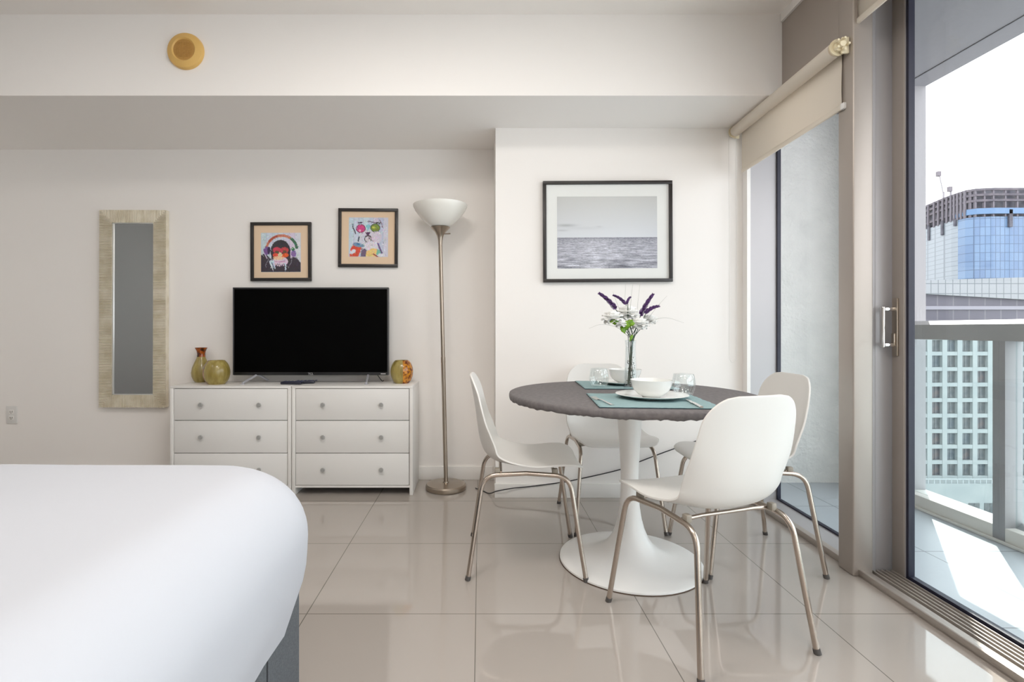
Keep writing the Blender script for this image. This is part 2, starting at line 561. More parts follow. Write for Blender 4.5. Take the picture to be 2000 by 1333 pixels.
# ------------------------------------------------------------------ distant city
M_conc = mottle(mat('white_precast', srgb(146, 152, 152), 0.85), srgb(138, 145, 146), 0.3, 0.35, 0.65)
M_winB = [mottle(mat('tower_window_' + n, c, 0.25), c2, 0.8, 0.4, 0.6) for n, c, c2 in (
    ('slate', srgb(72, 78, 82), srgb(94, 97, 98)), ('warm', srgb(88, 80, 80), srgb(68, 72, 78)), ('blue', srgb(68, 78, 86), srgb(88, 96, 100)))]
GY = 117.0
def gx(px, Y=GY): return (px - CX) / F_PX * Y
def gz(py, Y=GY): return CAM_Z - (py - CY) / F_PX * Y
t = thing('office_building', 'white concrete building with a grid of square windows below the handrail', 'building', (gx(1890), GY, gz(1333)))
L0 = Vector((gx(1890), GY, gz(1333)))
def lb(px0, px1, py_top, py_bot, y0, y1, Y=GY):
    return (gx(px0, Y) - L0.x, y0, gz(py_bot, Y) - L0.z), (gx(px1, Y) - L0.x, y1, gz(py_top, Y) - L0.z)
bm = B()
box(bm, *lb(1700, 2110, 641, 936, 0.9, 16))
# piers and spandrels standing proud of the window plane
cols = [1791 + 29.6 * k for k in range(11)]
rows = [664.6 + 30.35 * k for k in range(9)]
rows2 = [634.3]
xs = [1700] + sum([[c, c + 20.3] for c in cols], []) + [2110]
for k in range(0, len(xs), 2):
    box(bm, *lb(xs[k], xs[k + 1], 641, 936, 0.0, 1.0))
ys = [641] + sum([[r, r + 22.7] for r in rows], []) + [936]
for k in range(0, len(ys), 2):
    box(bm, *lb(1700.5, 2109.5, ys[k] + .1, ys[k + 1] - .1, 0.06, 1.05))
obj('tower_wall', bm, M_conc, t, smooth=False)
bm = B()
box(bm, *lb(1690, 2120, 937, 1500, -3.2, 16))
obj('podium_wall', bm, M_conc, t, smooth=False)
bm = B()
for k in range(30):
    px = 1790 + k * 11
    box(bm, *lb(px, px + 0.9, 928.5, 937, -3.1, -3.0))
box(bm, *lb(1690, 2120, 928, 929.4, -3.1, -3.0))
obj('terrace_railing', bm, mat('terrace_rail_paint', srgb(170, 176, 178), 0.6), t, smooth=False)
proto = {}
i = 0
for r in rows:
    for c in cols:
        bm = None
        k = random.choice((0, 0, 1, 2))
        if k not in proto:
            bm = B(); w = 20.3 / F_PX * GY; h = 22.7 / F_PX * GY
            box(bm, (0, 0, -h), (w, 0.1, 0)); box(bm, (w * .49, -0.06, -h), (w * .51, 0.0, 0))
            o = obj('window', bm, M_winB[k], t, smooth=False); proto[k] = o
        else:
            o = proto[k].copy(); COL.objects.link(o); o.parent = t
        if i < 88:
            pass
        o.location = (gx(c) - L0.x, 0.75, gz(r) - L0.z)
        i += 1
for r in (974, 1010, 1046):
    for k, c in enumerate([1806 + 29.8 * q for q in range(4)] if r > 1010 else [1806 + 29.8 * q for q in range(5)]):
        if i >= 99 + 12: break
        o = proto[0].copy(); COL.objects.link(o); o.parent = t
        o.location = (gx(c) - L0.x, -3.3, gz(r) - L0.z)
        i += 1

# wedge-shaped podium roof behind
M_panel = tiles(mat('pale_cladding', (0.5, 0.5, 0.5), 0.6), srgb(126, 130, 133), srgb(88, 94, 98), 1.9, 2.6, (0, 0), 0.10, vertical=(PI / 2, 0, 0))
M_darkgl = tiles(mat('dark_curtain_wall', (0.1, 0.1, 0.1), 0.4), srgb(79, 77, 88), srgb(96, 95, 102), 4.2, 3.4, (0, 0), 0.16, c2=srgb(70, 69, 81), vertical=(PI / 2, 0, 0))
PY = 135.0
t = thing('podium_building', 'low building with pale wedge-shaped roof fascia over dark glass', 'building', (gx(1900, PY), PY, 0))
ox = gx(1900, PY)
bm = B()
prism(bm, [(gx(1740, PY) - ox, gz(550, PY)), (gx(2180, PY) - ox, gz(537, PY)), (gx(2180, PY) - ox, gz(596, PY)), (gx(1740, PY) - ox, gz(571, PY))], 'y', -0.5, 12)
obj('roof_fascia', bm, M_panel, t, smooth=False)
bm = B()
box(bm, (gx(1740, PY) - ox, 1.0, gz(1000, PY)), (gx(2180, PY) - ox, 12, gz(568, PY)))
obj('glass_wall', bm, M_darkgl, t, smooth=False)
bm = B(); box(bm, (gx(1740, PY) - ox, 0.4, gz(605, PY)), (gx(2180, PY) - ox, 1.0, gz(598, PY)))
obj('ledge', bm, mat('grey_ledge', srgb(128, 128, 136), 0.7), t, smooth=False)

# glass tower under construction
TY = 180.0
plan = [(2120, 181), (2010, 180), (1940, 180), (1905, 181), (1885, 183), (1871, 186), (1858, 189), (1842, 193.5), (1825, 199), (1803, 207), (1775, 214)]
plan = [((px - CX) / F_PX * y, y) for px, y in plan]
t = thing('glass_tower', 'curved glass tower with an unfinished brown-grey top storey', 'building', (gx(1900, TY), TY, -20))
ox = gx(1900, TY)
def band(bm, pl, z0, z1, off=0.0, mi=0, solid=False):
    fr = [(x - ox, y - TY + off) for x, y in pl]
    if solid:
        fr = [(x + 1.5, y) for x, y in fr]
        bk = [(fr[-1][0] + 60, 90), (fr[0][0], 90)]
    else:
        bk = [(x + 1.2, y + .6) for x, y in reversed(fr)]
    prism(bm, fr + bk, 'z', z0 + 20, z1 + 20, mi)
zg = gz(423, TY)
M_blue = tiles(mat('blue_curtain_wall', (0.3, 0.5, 0.8), 0.3), srgb(82, 105, 136), srgb(58, 78, 104), 1.6, 3.0, (0, 0), 0.10, c2=srgb(94, 118, 146), vertical=(PI / 2, 0, 0))
M_silver = tiles(mat('silver_curtain_wall', (0.6, 0.6, 0.6), 0.4), srgb(122, 129, 136), srgb(96, 103, 110), 1.6, 1.7, (0, 0), 0.10, vertical=(PI / 2, 0, 0))
bm = B(); band(bm, plan[:6], -20, zg); obj('blue_facade', bm, M_blue, t, smooth=False)
bm = B(); band(bm, plan[5:], -20, zg + .3); obj('silver_facade', bm, M_silver, t, smooth=False)
M_cons = mottle(mat('raw_concrete_frame', srgb(92, 86, 92), 0.9), srgb(76, 72, 80), 0.35, 0.4, 0.6)
M_cons_dk = mottle(mat('open_storey', srgb(62, 60, 70), 0.9), srgb(86, 86, 94), 0.6, 0.4, 0.6)
bm = B(); band(bm, plan, -20, gz(369, TY), 2.2, solid=True); obj('open_storey', bm, M_cons_dk, t, smooth=False)
bm = B()
for py in (406, 389, 378, 367.5):
    band(bm, plan, gz(py + 4.5, TY), gz(py, TY), -0.4)
obj('floor_slab', bm, M_cons, t, smooth=False)
bm = B()
rnd = random.Random(3)
for a, b in zip(plan[:-1], plan[1:]):
    n = max(2, int(math.dist(a, b) / 3.2))
    for k in range(n):
        f = k / n
        x, y = a[0] + (b[0] - a[0]) * f - ox, a[1] + (b[1] - a[1]) * f - TY
        box(bm, (x - .25, y - .2, zg + 20), (x + .25, y + .5, gz(368, TY) + 20))
obj('column', bm, mat('raw_column', srgb(100, 95, 102), 0.9), t, smooth=False)
bm = B()
for px, p0, p1 in ((1815, 440, 470), (1841, 432, 460), (1971, 410, 444), (1866, 428, 442)):
    # open bays in the cladding
    q = (px - CX) / F_PX
    # intersect with the plan
    for a, b in zip(plan[:-1], plan[1:]):
        qa, qb = a[0] / a[1], b[0] / b[1]
        if min(qa, qb) <= q <= max(qa, qb):
            f = (q - qa) / (qb - qa)
            y = a[1] + (b[1] - a[1]) * f
            x = q * y
            box(bm, (x - ox - .6, y - TY - .7, gz(p1, y) + 20), (x - ox + .6, y - TY + .2, gz(p0, y) + 20))
            break
obj('open_bay', bm, M_cons_dk, t, smooth=False)
bm = B()
band(bm, plan[1:7], gz(418, TY), gz(407, TY), -0.7)
obj('upper_glazing', bm, mat('teal_glazing', srgb(78, 108, 142), 0.35), t, smooth=False)

def crane(px, py, h, lean, label):
    Y = 215.0
    c = thing('tower_crane', label, 'crane', (gx(px, Y), Y, gz(py, Y)))
    bm = B(); tube(bm, [(0, 0, 0), (lean, 0, h)], 0.26, 4); obj('jib', bm, M_cranem, c, smooth=False)
    bm = B(); tube(bm, [(0, 0, -10), (0, 0, 1.5)], 0.45, 4); obj('mast', bm, M_cranem, c, smooth=False)
    bm = B(); box(bm, (lean - .9, -.6, h - 1.8), (lean + .6, .6, h + .2), 0.1); obj('jib_head', bm, M_cranem2, c, smooth=False)
M_cranem = mat('crane_steel', srgb(140, 136, 140), 0.7)
M_cranem2 = mat('crane_dark', srgb(110, 104, 110), 0.7)
crane(1843, 382, 9.8, -2.0, 'tall leaning crane on the unfinished glass tower roof')
crane(1857, 380, 3.0, -.3, 'short crane standing beside the taller one on the tower roof')
bm = B(); box(bm, (-900, 4.5, -75), (1200, 1500, -70)); struct('ground', bm, mat('city_ground', srgb(120, 126, 120), 0.95), smooth=False)

# ------------------------------------------------------------------ added ceiling fill panels out of frame, put in to brighten the room
M_fillglow = bpy.data.materials.new('fill_panel_glow')
M_fillglow.use_nodes = True
_n = M_fillglow.node_tree
_p = _n.nodes['Principled BSDF']
_p.inputs['Emission Color'].default_value = (1, 0.93, 0.84, 1)
_p.inputs['Emission Strength'].default_value = 3.0
for (x, y, e, lab) in ((-2.3, 1.3, 3, 'added square fill light panel in front of the wall mirror'), (-0.4, 1.25, 19, 'added square fill light panel in front of the television'), (0.75, 0.95, 7, 'added square fill light panel nearest the dining table'), (0.45, -0.5, 8, 'added square fill light panel in the middle by the sliding doors'), (-1.4, -0.2, 1.0, 'added square fill light panel over the bed'), (-1.0, -1.6, 2, 'added square fill light panel at the head of the bed'), (0.4, -1.8, 6, 'added square fill light panel by the rear wall near the doors')):
    t = thing('added_fill_panel', lab, 'lamp', (x, y, Z_CEIL), group='added fill light panels')
    bm = B(); box(bm, (-.30, -.30, -.025), (.30, .30, 0.0), .004); obj('frame', bm, M_white, t)
    bm = B(); box(bm, (-.28, -.28, -.028), (.28, .28, -.024)); obj('diffuser', bm, M_fillglow, t, smooth=False)
    ld = bpy.data.lights.new('added_fill_light', 'AREA'); ld.shape = 'SQUARE'; ld.size = 0.56; ld.energy = e; ld.color = (1, 0.955, 0.915)
    lo = bpy.data.objects.new('added_fill_light', ld); COL.objects.link(lo); lo.location = (x, y, Z_CEIL - .03)

# ------------------------------------------------------------------ roller blinds
def roller_blind(name, label, s0, s1, zr, zb, u, r=0.031, chain=True):
    t = thing(name, label, 'blind', tuple(WP(s1, u, zr)), (0, 0, -AW), group='ivory roller blinds')
    L = s1 - s0
    bm = B(); tube(bm, [(0, -L + .03, 0), (0, -.03, 0)], r, 28); obj('roller', bm, M_blind, t, angle=50)
    bm = B()
    n = 14
    prev = None
    for k in range(n + 1):
        z = -0.0 + (zb - zr) * k / n
        row = [bm.verts.new((r - .001 + 0.0012 * math.sin(k * .5), -L + .035, z)), bm.verts.new((r - .001 + 0.0012 * math.sin(k * .5), -.045, z))]
        if prev: bm.faces.new((prev[0], prev[1], row[1], row[0]))
        prev = row
    o = obj('fabric', bm, M_blind, t)
    md = o.modifiers.new('thick', 'SOLIDIFY'); md.thickness = 0.0012
    bm = B(); box(bm, (r - .007, -L + .035, zb - zr - .012), (r + .005, -.045, zb - zr + .012), 0.004); obj('hem_bar', bm, M_blind, t)
    bm = B(); box(bm, (r - .008, -L + .015, zb - zr - .013), (r + .006, -L + .035, zb - zr + .013), 0.002); obj('end_cap', bm, M_outlet, t)
    for y in (-L, 0):
        bm = B()
        sg = 1 if y < 0 else -1
        ya, yb = sorted((y + sg * .012, y + sg * .018))
        box(bm, (0.004, y - .006, -.034), (.035, y + .004, .034), .003)
        box(bm, (-.004, ya, -.012), (.035, yb, .012), .002)
        tube(bm, [(0, ya, 0), (0, yb, 0)], 0.0345, 28)
        tube(bm, [(0, y, 0), (0, y + sg * .030, 0)], 0.022, 20)
        tube(bm, [(0, y - .02, 0), (0, y + .004, 0)], 0.012, 12)
        for a in range(5):
            aa = a * 2 * PI / 5
            tube(bm, [(0.024 * math.cos(aa), y - .022, .024 * math.sin(aa)), (0.024 * math.cos(aa), y + .004, .024 * math.sin(aa))], 0.005, 6)
        obj('bracket', bm, M_bracket, t)
    if chain:
        bm = B()
        for du in (-.030, .012):
            tube(bm, [(du, -.008, 0), (du + .004, -.006, -.7), (du + .002, -.008, -1.35)], 0.0012, 5)
        tube(bm, spline([(-.028, -.008, -1.35), (-.009, -.008, -1.372), (.014, -.008, -1.35)], 6), 0.0012, 5)
        obj('bead_chain', bm, M_cord, t)
    return t
roller_blind('roller_blind', 'ivory roller blind over the far window, roll fully in view', 2.128, 3.075, 2.185, 1.945, -0.062)
roller_blind('roller_blind', 'ivory roller blind above the sliding door, only its lower corner showing', 0.2, 2.19, 2.50, 2.272, -0.036, chain=False)

# ------------------------------------------------------------------ chests of drawers
CH_Y0, CH_Y1 = 3.133, 3.445
CW = 0.736
def px_x(px, Y=CH_Y0): return (px - CX) / F_PX * Y
def px_z(py, Y=CH_Y0): return CAM_Z - (py - CY) / F_PX * Y
ZT = 0.665
def chest(x0, label):
    t = thing('chest_of_drawers', label, 'chest of drawers', (x0 + CW / 2, CH_Y0, 0), group='matching white chests of drawers')
    w = CW / 2
    D = CH_Y1 - CH_Y0
    for sx in (-1, 1):
        bm = B()
        lo, hi = sorted((sx * w, sx * (w - .020)))
        box(bm, (lo, 0, 0), (hi, D, ZT - .014), .0015)
        obj('side_panel', bm, M_white, t)
    bm = B(); box(bm, (-w, 0, ZT - .0138), (w, D, ZT), .0015); obj('top_panel', bm, M_white, t)
    bm = B(); box(bm, (-w + .0205, .006, .044), (w - .0205, .020, .058), .001); box(bm, (-w + .0205, D - .006, .03), (w - .0205, D, ZT - .015)); obj('back_panel', bm, M_white, t)
    bm = B(); box(bm, (-w + .0205, .018, .059), (w - .0205, .03, ZT - .0145)); obj('gap_shade_sheet', bm, M_dark_gap, t, smooth=False)
    zs = [(0.648, 0.457), (0.453, 0.258), (0.254, 0.061)]
    for (z1, z0) in zs:
        bm = B(); box(bm, (-w + .0235, .002, z0), (w - .0235, .017, z1), .0012)
        d = obj('drawer', bm, M_white_dr, t)
        for kx in (-.188, .166):
            bm = B()
            lathe(bm, [(0, 0), (.006, 0), (.006, .008), (.0125, .012), (.0135, .018), (.0120, .022), (0, .0225)], 20)
            k = obj('knob', bm, M_knob, d, xf=Matrix.Translation((kx + .012, .002, (z0 + z1) / 2)) @ Matrix.Rotation(PI / 2, 4, 'X'))
    return t
chest(px_x(332), 'white three-drawer chest under the left half of the television, partly behind the bed')
chest(px_x(332) + CW + .006, 'white three-drawer chest beside the floor lamp')

# ------------------------------------------------------------------ television
t = thing('television', 'black flat-screen television standing on the white chests', 'television', (px_x(607.5, 3.33), 3.33, ZT))
W2, zb, zt = 0.502, 0.714 - ZT, 1.281 - ZT
bm = B(); box(bm, (-W2, -.004, zb), (W2, .03, zt), .004); box(bm, (-W2 * .7, .03, zb + .05), (W2 * .7, .065, zt - .12), .02)
obj('housing', bm, M_black, t)
bm = B(); box(bm, (-W2 + .009, -.0055, zb + .020), (W2 - .009, -.0035, zt - .010)); obj('screen', bm, M_screen, t, smooth=False)
bm = B()
box(bm, (-W2 - .001, -.007, zb + .002), (-W2 + .005, .01, zt)); box(bm, (W2 - .005, -.007, zb + .002), (W2 + .001, .01, zt)); box(bm, (-W2, -.007, zt - .004), (W2, .01, zt + .001))
obj('bezel', bm, mat('gunmetal_bezel', (0.10, 0.10, 0.11), 0.35, 0.7), t, smooth=False)
def stand(x, spread):
    bm = B()
    tube(bm, [(x, .012, zb + .004), (x - spread, -.105, .009)], 0.0075, 8)
    tube(bm, [(x, .016, zb + .004), (x + spread * .9, .075, .009)], 0.0075, 8)
    box(bm, (x - spread - .012, -.115, 0), (x - spread + .012, -.097, .005), .002)
    obj('stand', bm, mat('bright_stand', srgb(190, 190, 196), 0.3, 0.4), t)
stand(-.362 + .012, .045)
stand(.368, -.012)
def text_obj(name, s, size, m, parent, loc, rot, thick=0.0004):
    cu = bpy.data.curves.new(name, 'FONT')
    cu.body = s; cu.size = size; cu.extrude = thick; cu.align_x = 'CENTER'; cu.align_y = 'CENTER'
    o = bpy.data.objects.new(name, cu); COL.objects.link(o)
    dg = bpy.context.evaluated_depsgraph_get()
    me = bpy.data.meshes.new_from_object(o.evaluated_get(dg))
    bpy.data.objects.remove(o)
    me.name = name
    me.materials.clear(); me.materials.append(m)
    o = bpy.data.objects.new(name, me); COL.objects.link(o)
    o.parent = parent; o.location = loc; o.rotation_euler = rot
    return o
M_logo = mat('logo_silver', (0.75, 0.75, 0.75), 0.4)
text_obj('logo', 'TCL', 0.019, M_logo, t, (0.0, -.0065, zb + .009), (PI / 2, 0, 0))
bm = B(); box(bm, (.452, -.0062, zb + .007), (.484, -.004, zb + .0115), .001); obj('status_mark', bm, M_logo, t)
bm = B(); tube(bm, spline([(.415, .02, zb + .01), (.425, .04, zb - .006), (.445, .075, .0045), (.45, .108, .0045)], 6), 0.0025, 8); obj('power_cord', bm, M_cable, t)

M_navy = mat('navy_remote', srgb(26, 28, 46), 0.3)
def remote(x, y, a, L, w, label):
    r = thing('remote_control', label, 'remote control', (x, y, ZT), (0, 0, a), group='remotes in front of the television')
    bm = B(); box(bm, (-L / 2, -w / 2, 0), (L / 2, w / 2, .018), .008, 3); obj('body', bm, M_navy, r)
    bm = B()
    for i in range(6):
        for j in range(3):
            box(bm, (-L * .38 + i * .022, -w * .3 + j * .012, .017), (-L * .38 + i * .022 + .012, -w * .3 + j * .012 + .007, .0205), .001)
    lathe(bm, [(0, .0205), (.012, .0205), (.013, .017)], 16, (L * .3, 0, 0))
    obj('keypad', bm, mat('remote_keys', srgb(70, 74, 100), 0.4), r)
remote(px_x(571, 3.24), 3.232, math.radians(-5), .135, .045, 'dark remote control nearest the front edge, left one of the two')
remote(px_x(594, 3.27), 3.285, math.radians(9), .125, .042, 'dark remote control lying right behind the other one')

# ------------------------------------------------------------------ vases on the chests
def vase_at(px, y_base, label, name='vase'):
    Y = (CAM_Z - ZT) * F_PX / (y_base - CY)
    return thing(name, label, 'vase', (px_x(px, Y), Y, ZT)), Y
t, Y = vase_at(393, 746.5, 'tall olive glass vase with amber flared neck, beside the mirror')
bm = B(); lathe(bm, [(0, 0), (.036, 0), (.046, .012), (.058, .040), (.060, .062), (.054, .095), (.040, .130), (.028, .156), (.0255, .166)], 40); obj('body', bm, M_olive, t)
bm = B(); lathe(bm, [(.0255, .166), (.0245, .185), (.027, .202), (.036, .222), (.038, .226), (.034, .224), (.023, .200), (.021, .17)], 40); obj('neck', bm, M_amber, t)
def round_vase(px, yb, label, R, H, a0, a1, m2):
    t, Y = vase_at(px, yb, label)
    prof = []
    n = 16
    for k in range(n + 1):
        th = -0.93 + (0.93 + 0.98) * k / n
        prof.append((R * math.cos(th * 1.0) ** 0.95, H / 2 + H / 2 * math.sin(th) / math.sin(0.95)))
    z0 = prof[0][1]; prof = [(r, z - z0) for r, z in prof]
    prof = [(0, 0)] + prof
    prof += [(prof[-1][0] - .006, prof[-1][1] - .001), (prof[-1][0] - .008, prof[-1][1] - .03)]
    segs = 48
    rings_bm = B(); lathe(rings_bm, prof, segs)
    sel = []
    for f in rings_bm.faces:
        c = f.calc_center_median(); a = math.atan2(c.y, c.x) % (2 * PI)
        if a0 <= a <= a1 and c.z > 0.002: sel.append(f)
    other = rings_bm.copy()
    keys = {f.index for f in sel}
    rings_bm.faces.index_update()
    idx = {f.index for f in sel}
    other.faces.ensure_lookup_table()
    rings_bm.faces.ensure_lookup_table()
    bmesh.ops.delete(other, geom=[other.faces[i] for i in range(len(other.faces)) if i not in idx], context='FACES')
    bmesh.ops.delete(rings_bm, geom=[rings_bm.faces[i] for i in idx], context='FACES')
    for b_ in (rings_bm, other):
        bmesh.ops.recalc_face_normals(b_, faces=b_.faces[:])
    obj('body', rings_bm, M_olive, t)
    obj('crackle_panel', other, m2, t)
round_vase(423, 750.5, 'squat round olive vase standing in front of the tall vase', .079, .150, math.radians(168), math.radians(232), M_amber)
def round_vase_r():
    t, Y = vase_at(785, 748.5, 'round olive vase with gold crackle side, beside the television')
    R, H = .0725, .147
    prof = []
    n = 16
    for k in range(n + 1):
        th = -0.93 + 1.91 * k / n
        prof.append((R * math.cos(th) ** 0.95, H / 2 + H / 2 * math.sin(th) / math.sin(.95)))
    z0 = prof[0][1]; prof = [(r, z - z0) for r, z in prof]
    top = prof[-1]
    full = [(0, 0)] + prof + [(top[0] - .006, top[1] - .001), (top[0] - .008, top[1] - .03)]
    def part(a0, a1, name, m):
        bm = B(); n = 30
        cols = []
        for i in range(n + 1):
            a = a0 + (a1 - a0) * i / n
            cols.append([bm.verts.new((r * math.cos(a), r * math.sin(a), z)) for r, z in full])
        for c, d in zip(cols[:-1], cols[1:]):
            for q in range(len(full) - 1):
                bm.faces.new((c[q], d[q], d[q + 1], c[q + 1]))
        bmesh.ops.remove_doubles(bm, verts=bm.verts[:], dist=1e-5)
        obj(name, bm, m, t)
    return t, part
t, part = round_vase_r()
part(math.radians(-76), math.radians(34), 'crackle_side', M_amber2)
part(math.radians(34), math.radians(284), 'body', M_olive)

# ------------------------------------------------------------------ framed pictures
def painted(name, W, H, img, parent, y):
    """flat print: a vertex grid whose own colours are the picture"""
    h, w = img.shape[:2]
    vs = []
    for j in range(h):
        for i in range(w):
            vs.append(((i / (w - 1) - .5) * W, y, (.5 - j / (h - 1)) * H))
    fs = []
    for j in range(h - 1):
        for i in range(w - 1):
            a = j * w + i
            fs.append((a, a + w, a + w + 1, a + 1))
    me = bpy.data.meshes.new(name)
    me.from_pydata(vs, [], fs)
    at = me.color_attributes.new('print', 'FLOAT_COLOR', 'POINT')
    lin = np.where(img <= 0.04045, img / 12.92, ((img + 0.055) / 1.055) ** 2.4)
    c = np.ones((h * w, 4), dtype=np.float32)
    c[:, :3] = lin.reshape(-1, 3)
    at.data.foreach_set('color', c.ravel())
    m = mat(name + '_ink', (1, 1, 1), 0.5)
    an = m.node_tree.nodes.new('ShaderNodeAttribute'); an.attribute_name = 'print'
    m.node_tree.links.new(an.outputs['Color'], m.node_tree.nodes['Principled BSDF'].inputs['Base Color'])
    me.materials.append(m)
    o = bpy.data.objects.new(name, me); COL.objects.link(o); o.parent = parent
    return o

class Paint:
    def __init__(s, n, bgc):
        s.n = n
        s.a = np.ones((n, n, 3)) * (np.array(bgc) / 255.0)
        s.y, s.x = np.mgrid[0:n, 0:n] / (n - 1.0)
        s.rng = np.random.RandomState(5)
    def c(s, m, col, al=1.0, jit=0.0):
        col = np.array(col) / 255.0
        v = s.a[m] * (1 - al) + col * al
        if jit: v = v + s.rng.uniform(-jit, jit, v.shape)
        s.a[m] = np.clip(v, 0, 1)
    def ell(s, cx, cy, rx, ry, col, rot=0, al=1.0, jit=0.0, clip=None):
        dx, dy = s.x - cx, s.y - cy
        u = dx * math.cos(rot) + dy * math.sin(rot); v = -dx * math.sin(rot) + dy * math.cos(rot)
        m = (u / rx) ** 2 + (v / ry) ** 2 < 1
        if clip is not None: m &= clip
        s.c(m, col, al, jit)
    def poly(s, pts, col, al=1.0, jit=0.0):
        m = np.zeros(s.x.shape, bool)
        n = len(pts)
        for i in range(n):
            x1, y1 = pts[i]; x2, y2 = pts[(i + 1) % n]
            if y1 == y2: continue
            cond = ((y1 > s.y) != (y2 > s.y)) & (s.x < (x2 - x1) * (s.y - y1) / (y2 - y1) + x1)
            m ^= cond
        s.c(m, col, al, jit)
    def line(s, pts, w, col, al=1.0, jit=0.0):
        m = np.zeros(s.x.shape, bool)
        for (x1, y1), (x2, y2) in zip(pts[:-1], pts[1:]):
            dx, dy = x2 - x1, y2 - y1
            L = dx * dx + dy * dy + 1e-9
            tt = np.clip(((s.x - x1) * dx + (s.y - y1) * dy) / L, 0, 1)
            m |= ((s.x - x1 - tt * dx) ** 2 + (s.y - y1 - tt * dy) ** 2) < w * w
        s.c(m, col, al, jit)
    def strokes(s, n, seed, amt=.16):
        r_ = np.random.RandomState(seed)
        for k in range(n):
            x, y = r_.uniform(.02, .98, 2)
            i, j = int(y * (s.n - 1)), int(x * (s.n - 1))
            c_ = s.a[i, j] * 255 * (1 + r_.uniform(-amt, amt)) + r_.uniform(-18, 18, 3)
            a_ = r_.uniform(0, PI); L_ = r_.uniform(.015, .05)
            s.line([(x, y), (x + L_ * math.cos(a_), y + L_ * math.sin(a_))], .006, np.clip(c_, 0, 255), .8)
    def planks(s, cols):
        for k in range(len(cols)):
            m = (s.x >= k / len(cols)) & (s.x < (k + 1) / len(cols))
            s.c(m, cols[k], 0.8, 0.03)
        for k in range(1, len(cols)):
            s.line([(k / len(cols), 0), (k / len(cols), 1)], 0.004, (150, 150, 175), 0.5)

def monkey():
    p = Paint(110, (205, 212, 228))
    p.planks([(196, 214, 220), (206, 218, 232), (198, 212, 228), (212, 218, 230), (206, 206, 222), (222, 206, 226), (220, 222, 228)])
    p.poly([(0, .56), (.1, .52), (.2, .62), (.3, .72), (.66, .70), (.80, .62), (.9, .63), (.95, .72), (1, .76), (1, 1), (0, 1)], (62, 54, 64), 1, .03)
    arc = [(.52 + .38 * math.cos(a), .42 - .35 * math.sin(a)) for a in np.linspace(.12, PI - .1, 24)]
    p.line(arc[3:], .032, (206, 128, 104), 1, .12)
    p.line(arc[14:20], .022, (170, 74, 58), .9, .1)
    p.line(arc[:7], .034, (64, 112, 84), 1, .08)
    p.ell(.49, .47, .25, .29, (56, 52, 58), 0, 1, .03)
    p.ell(.50, .62, .24, .27, (58, 50, 60), 0, 1, .03)
    p.ell(.14, .45, .075, .11, (124, 88, 150), -.2, 1, .06)
    p.ell(.20, .45, .04, .10, (60, 42, 80), 0, 1, .03)
    p.ell(.82, .53, .065, .085, (140, 110, 170), 0, 1, .08)
    p.ell(.80, .41, .05, .045, (52, 120, 78), 0, 1, .05)
    p.ell(.40, .44, .105, .075, (208, 66, 92), 0, 1, .08)
    p.ell(.59, .44, .105, .075, (196, 70, 76), 0, 1, .08)
    p.ell(.40, .49, .055, .035, (96, 84, 60), 0, 1, .05)
    p.ell(.59, .48, .055, .035, (110, 80, 56), 0, 1, .05)
    p.ell(.37, .57, .075, .055, (228, 84, 60), 0, 1, .08)
    p.ell(.61, .57, .085, .055, (236, 98, 44), 0, 1, .08)
    p.ell(.48, .57, .055, .075, (232, 214, 176), 0, 1, .06)
    p.ell(.48, .73, .20, .125, (228, 208, 226), 0, 1, .07)
    p.ell(.44, .64, .14, .05, (244, 204, 160), 0, .8, .05)
    p.line([(.34, .72), (.46, .745), (.60, .715)], .010, (200, 130, 170))
    p.poly([(.2, .72), (.30, .66), (.35, .78), (.36, .92), (.27, .88)], (205, 220, 236), 1, .1)
    p.line([(.27, .76), (.33, .90)], .012, (96, 122, 140))
    p.line([(.22, .76), (.30, .94)], .010, (220, 226, 236))
    p.line([(.60, .78), (.62, .93)], .018, (206, 222, 236))
    for k in range(5):
        p.line([(.37 + .05 * k, .79), (.40 + .05 * k, .86)], .010, (64, 58, 78))
    p.line([(.09, .53), (.15, .64)], .012, (214, 200, 220))
    p.line([(.22, .50), (.2, .66), (.11, .82), (.13, .88)], .006, (150, 150, 160))
    p.line([(.78, .60), (.76, .76), (.68, .88)], .006, (150, 150, 160))
    p.strokes(420, 9)
    return np.clip(p.a, 0, 1)

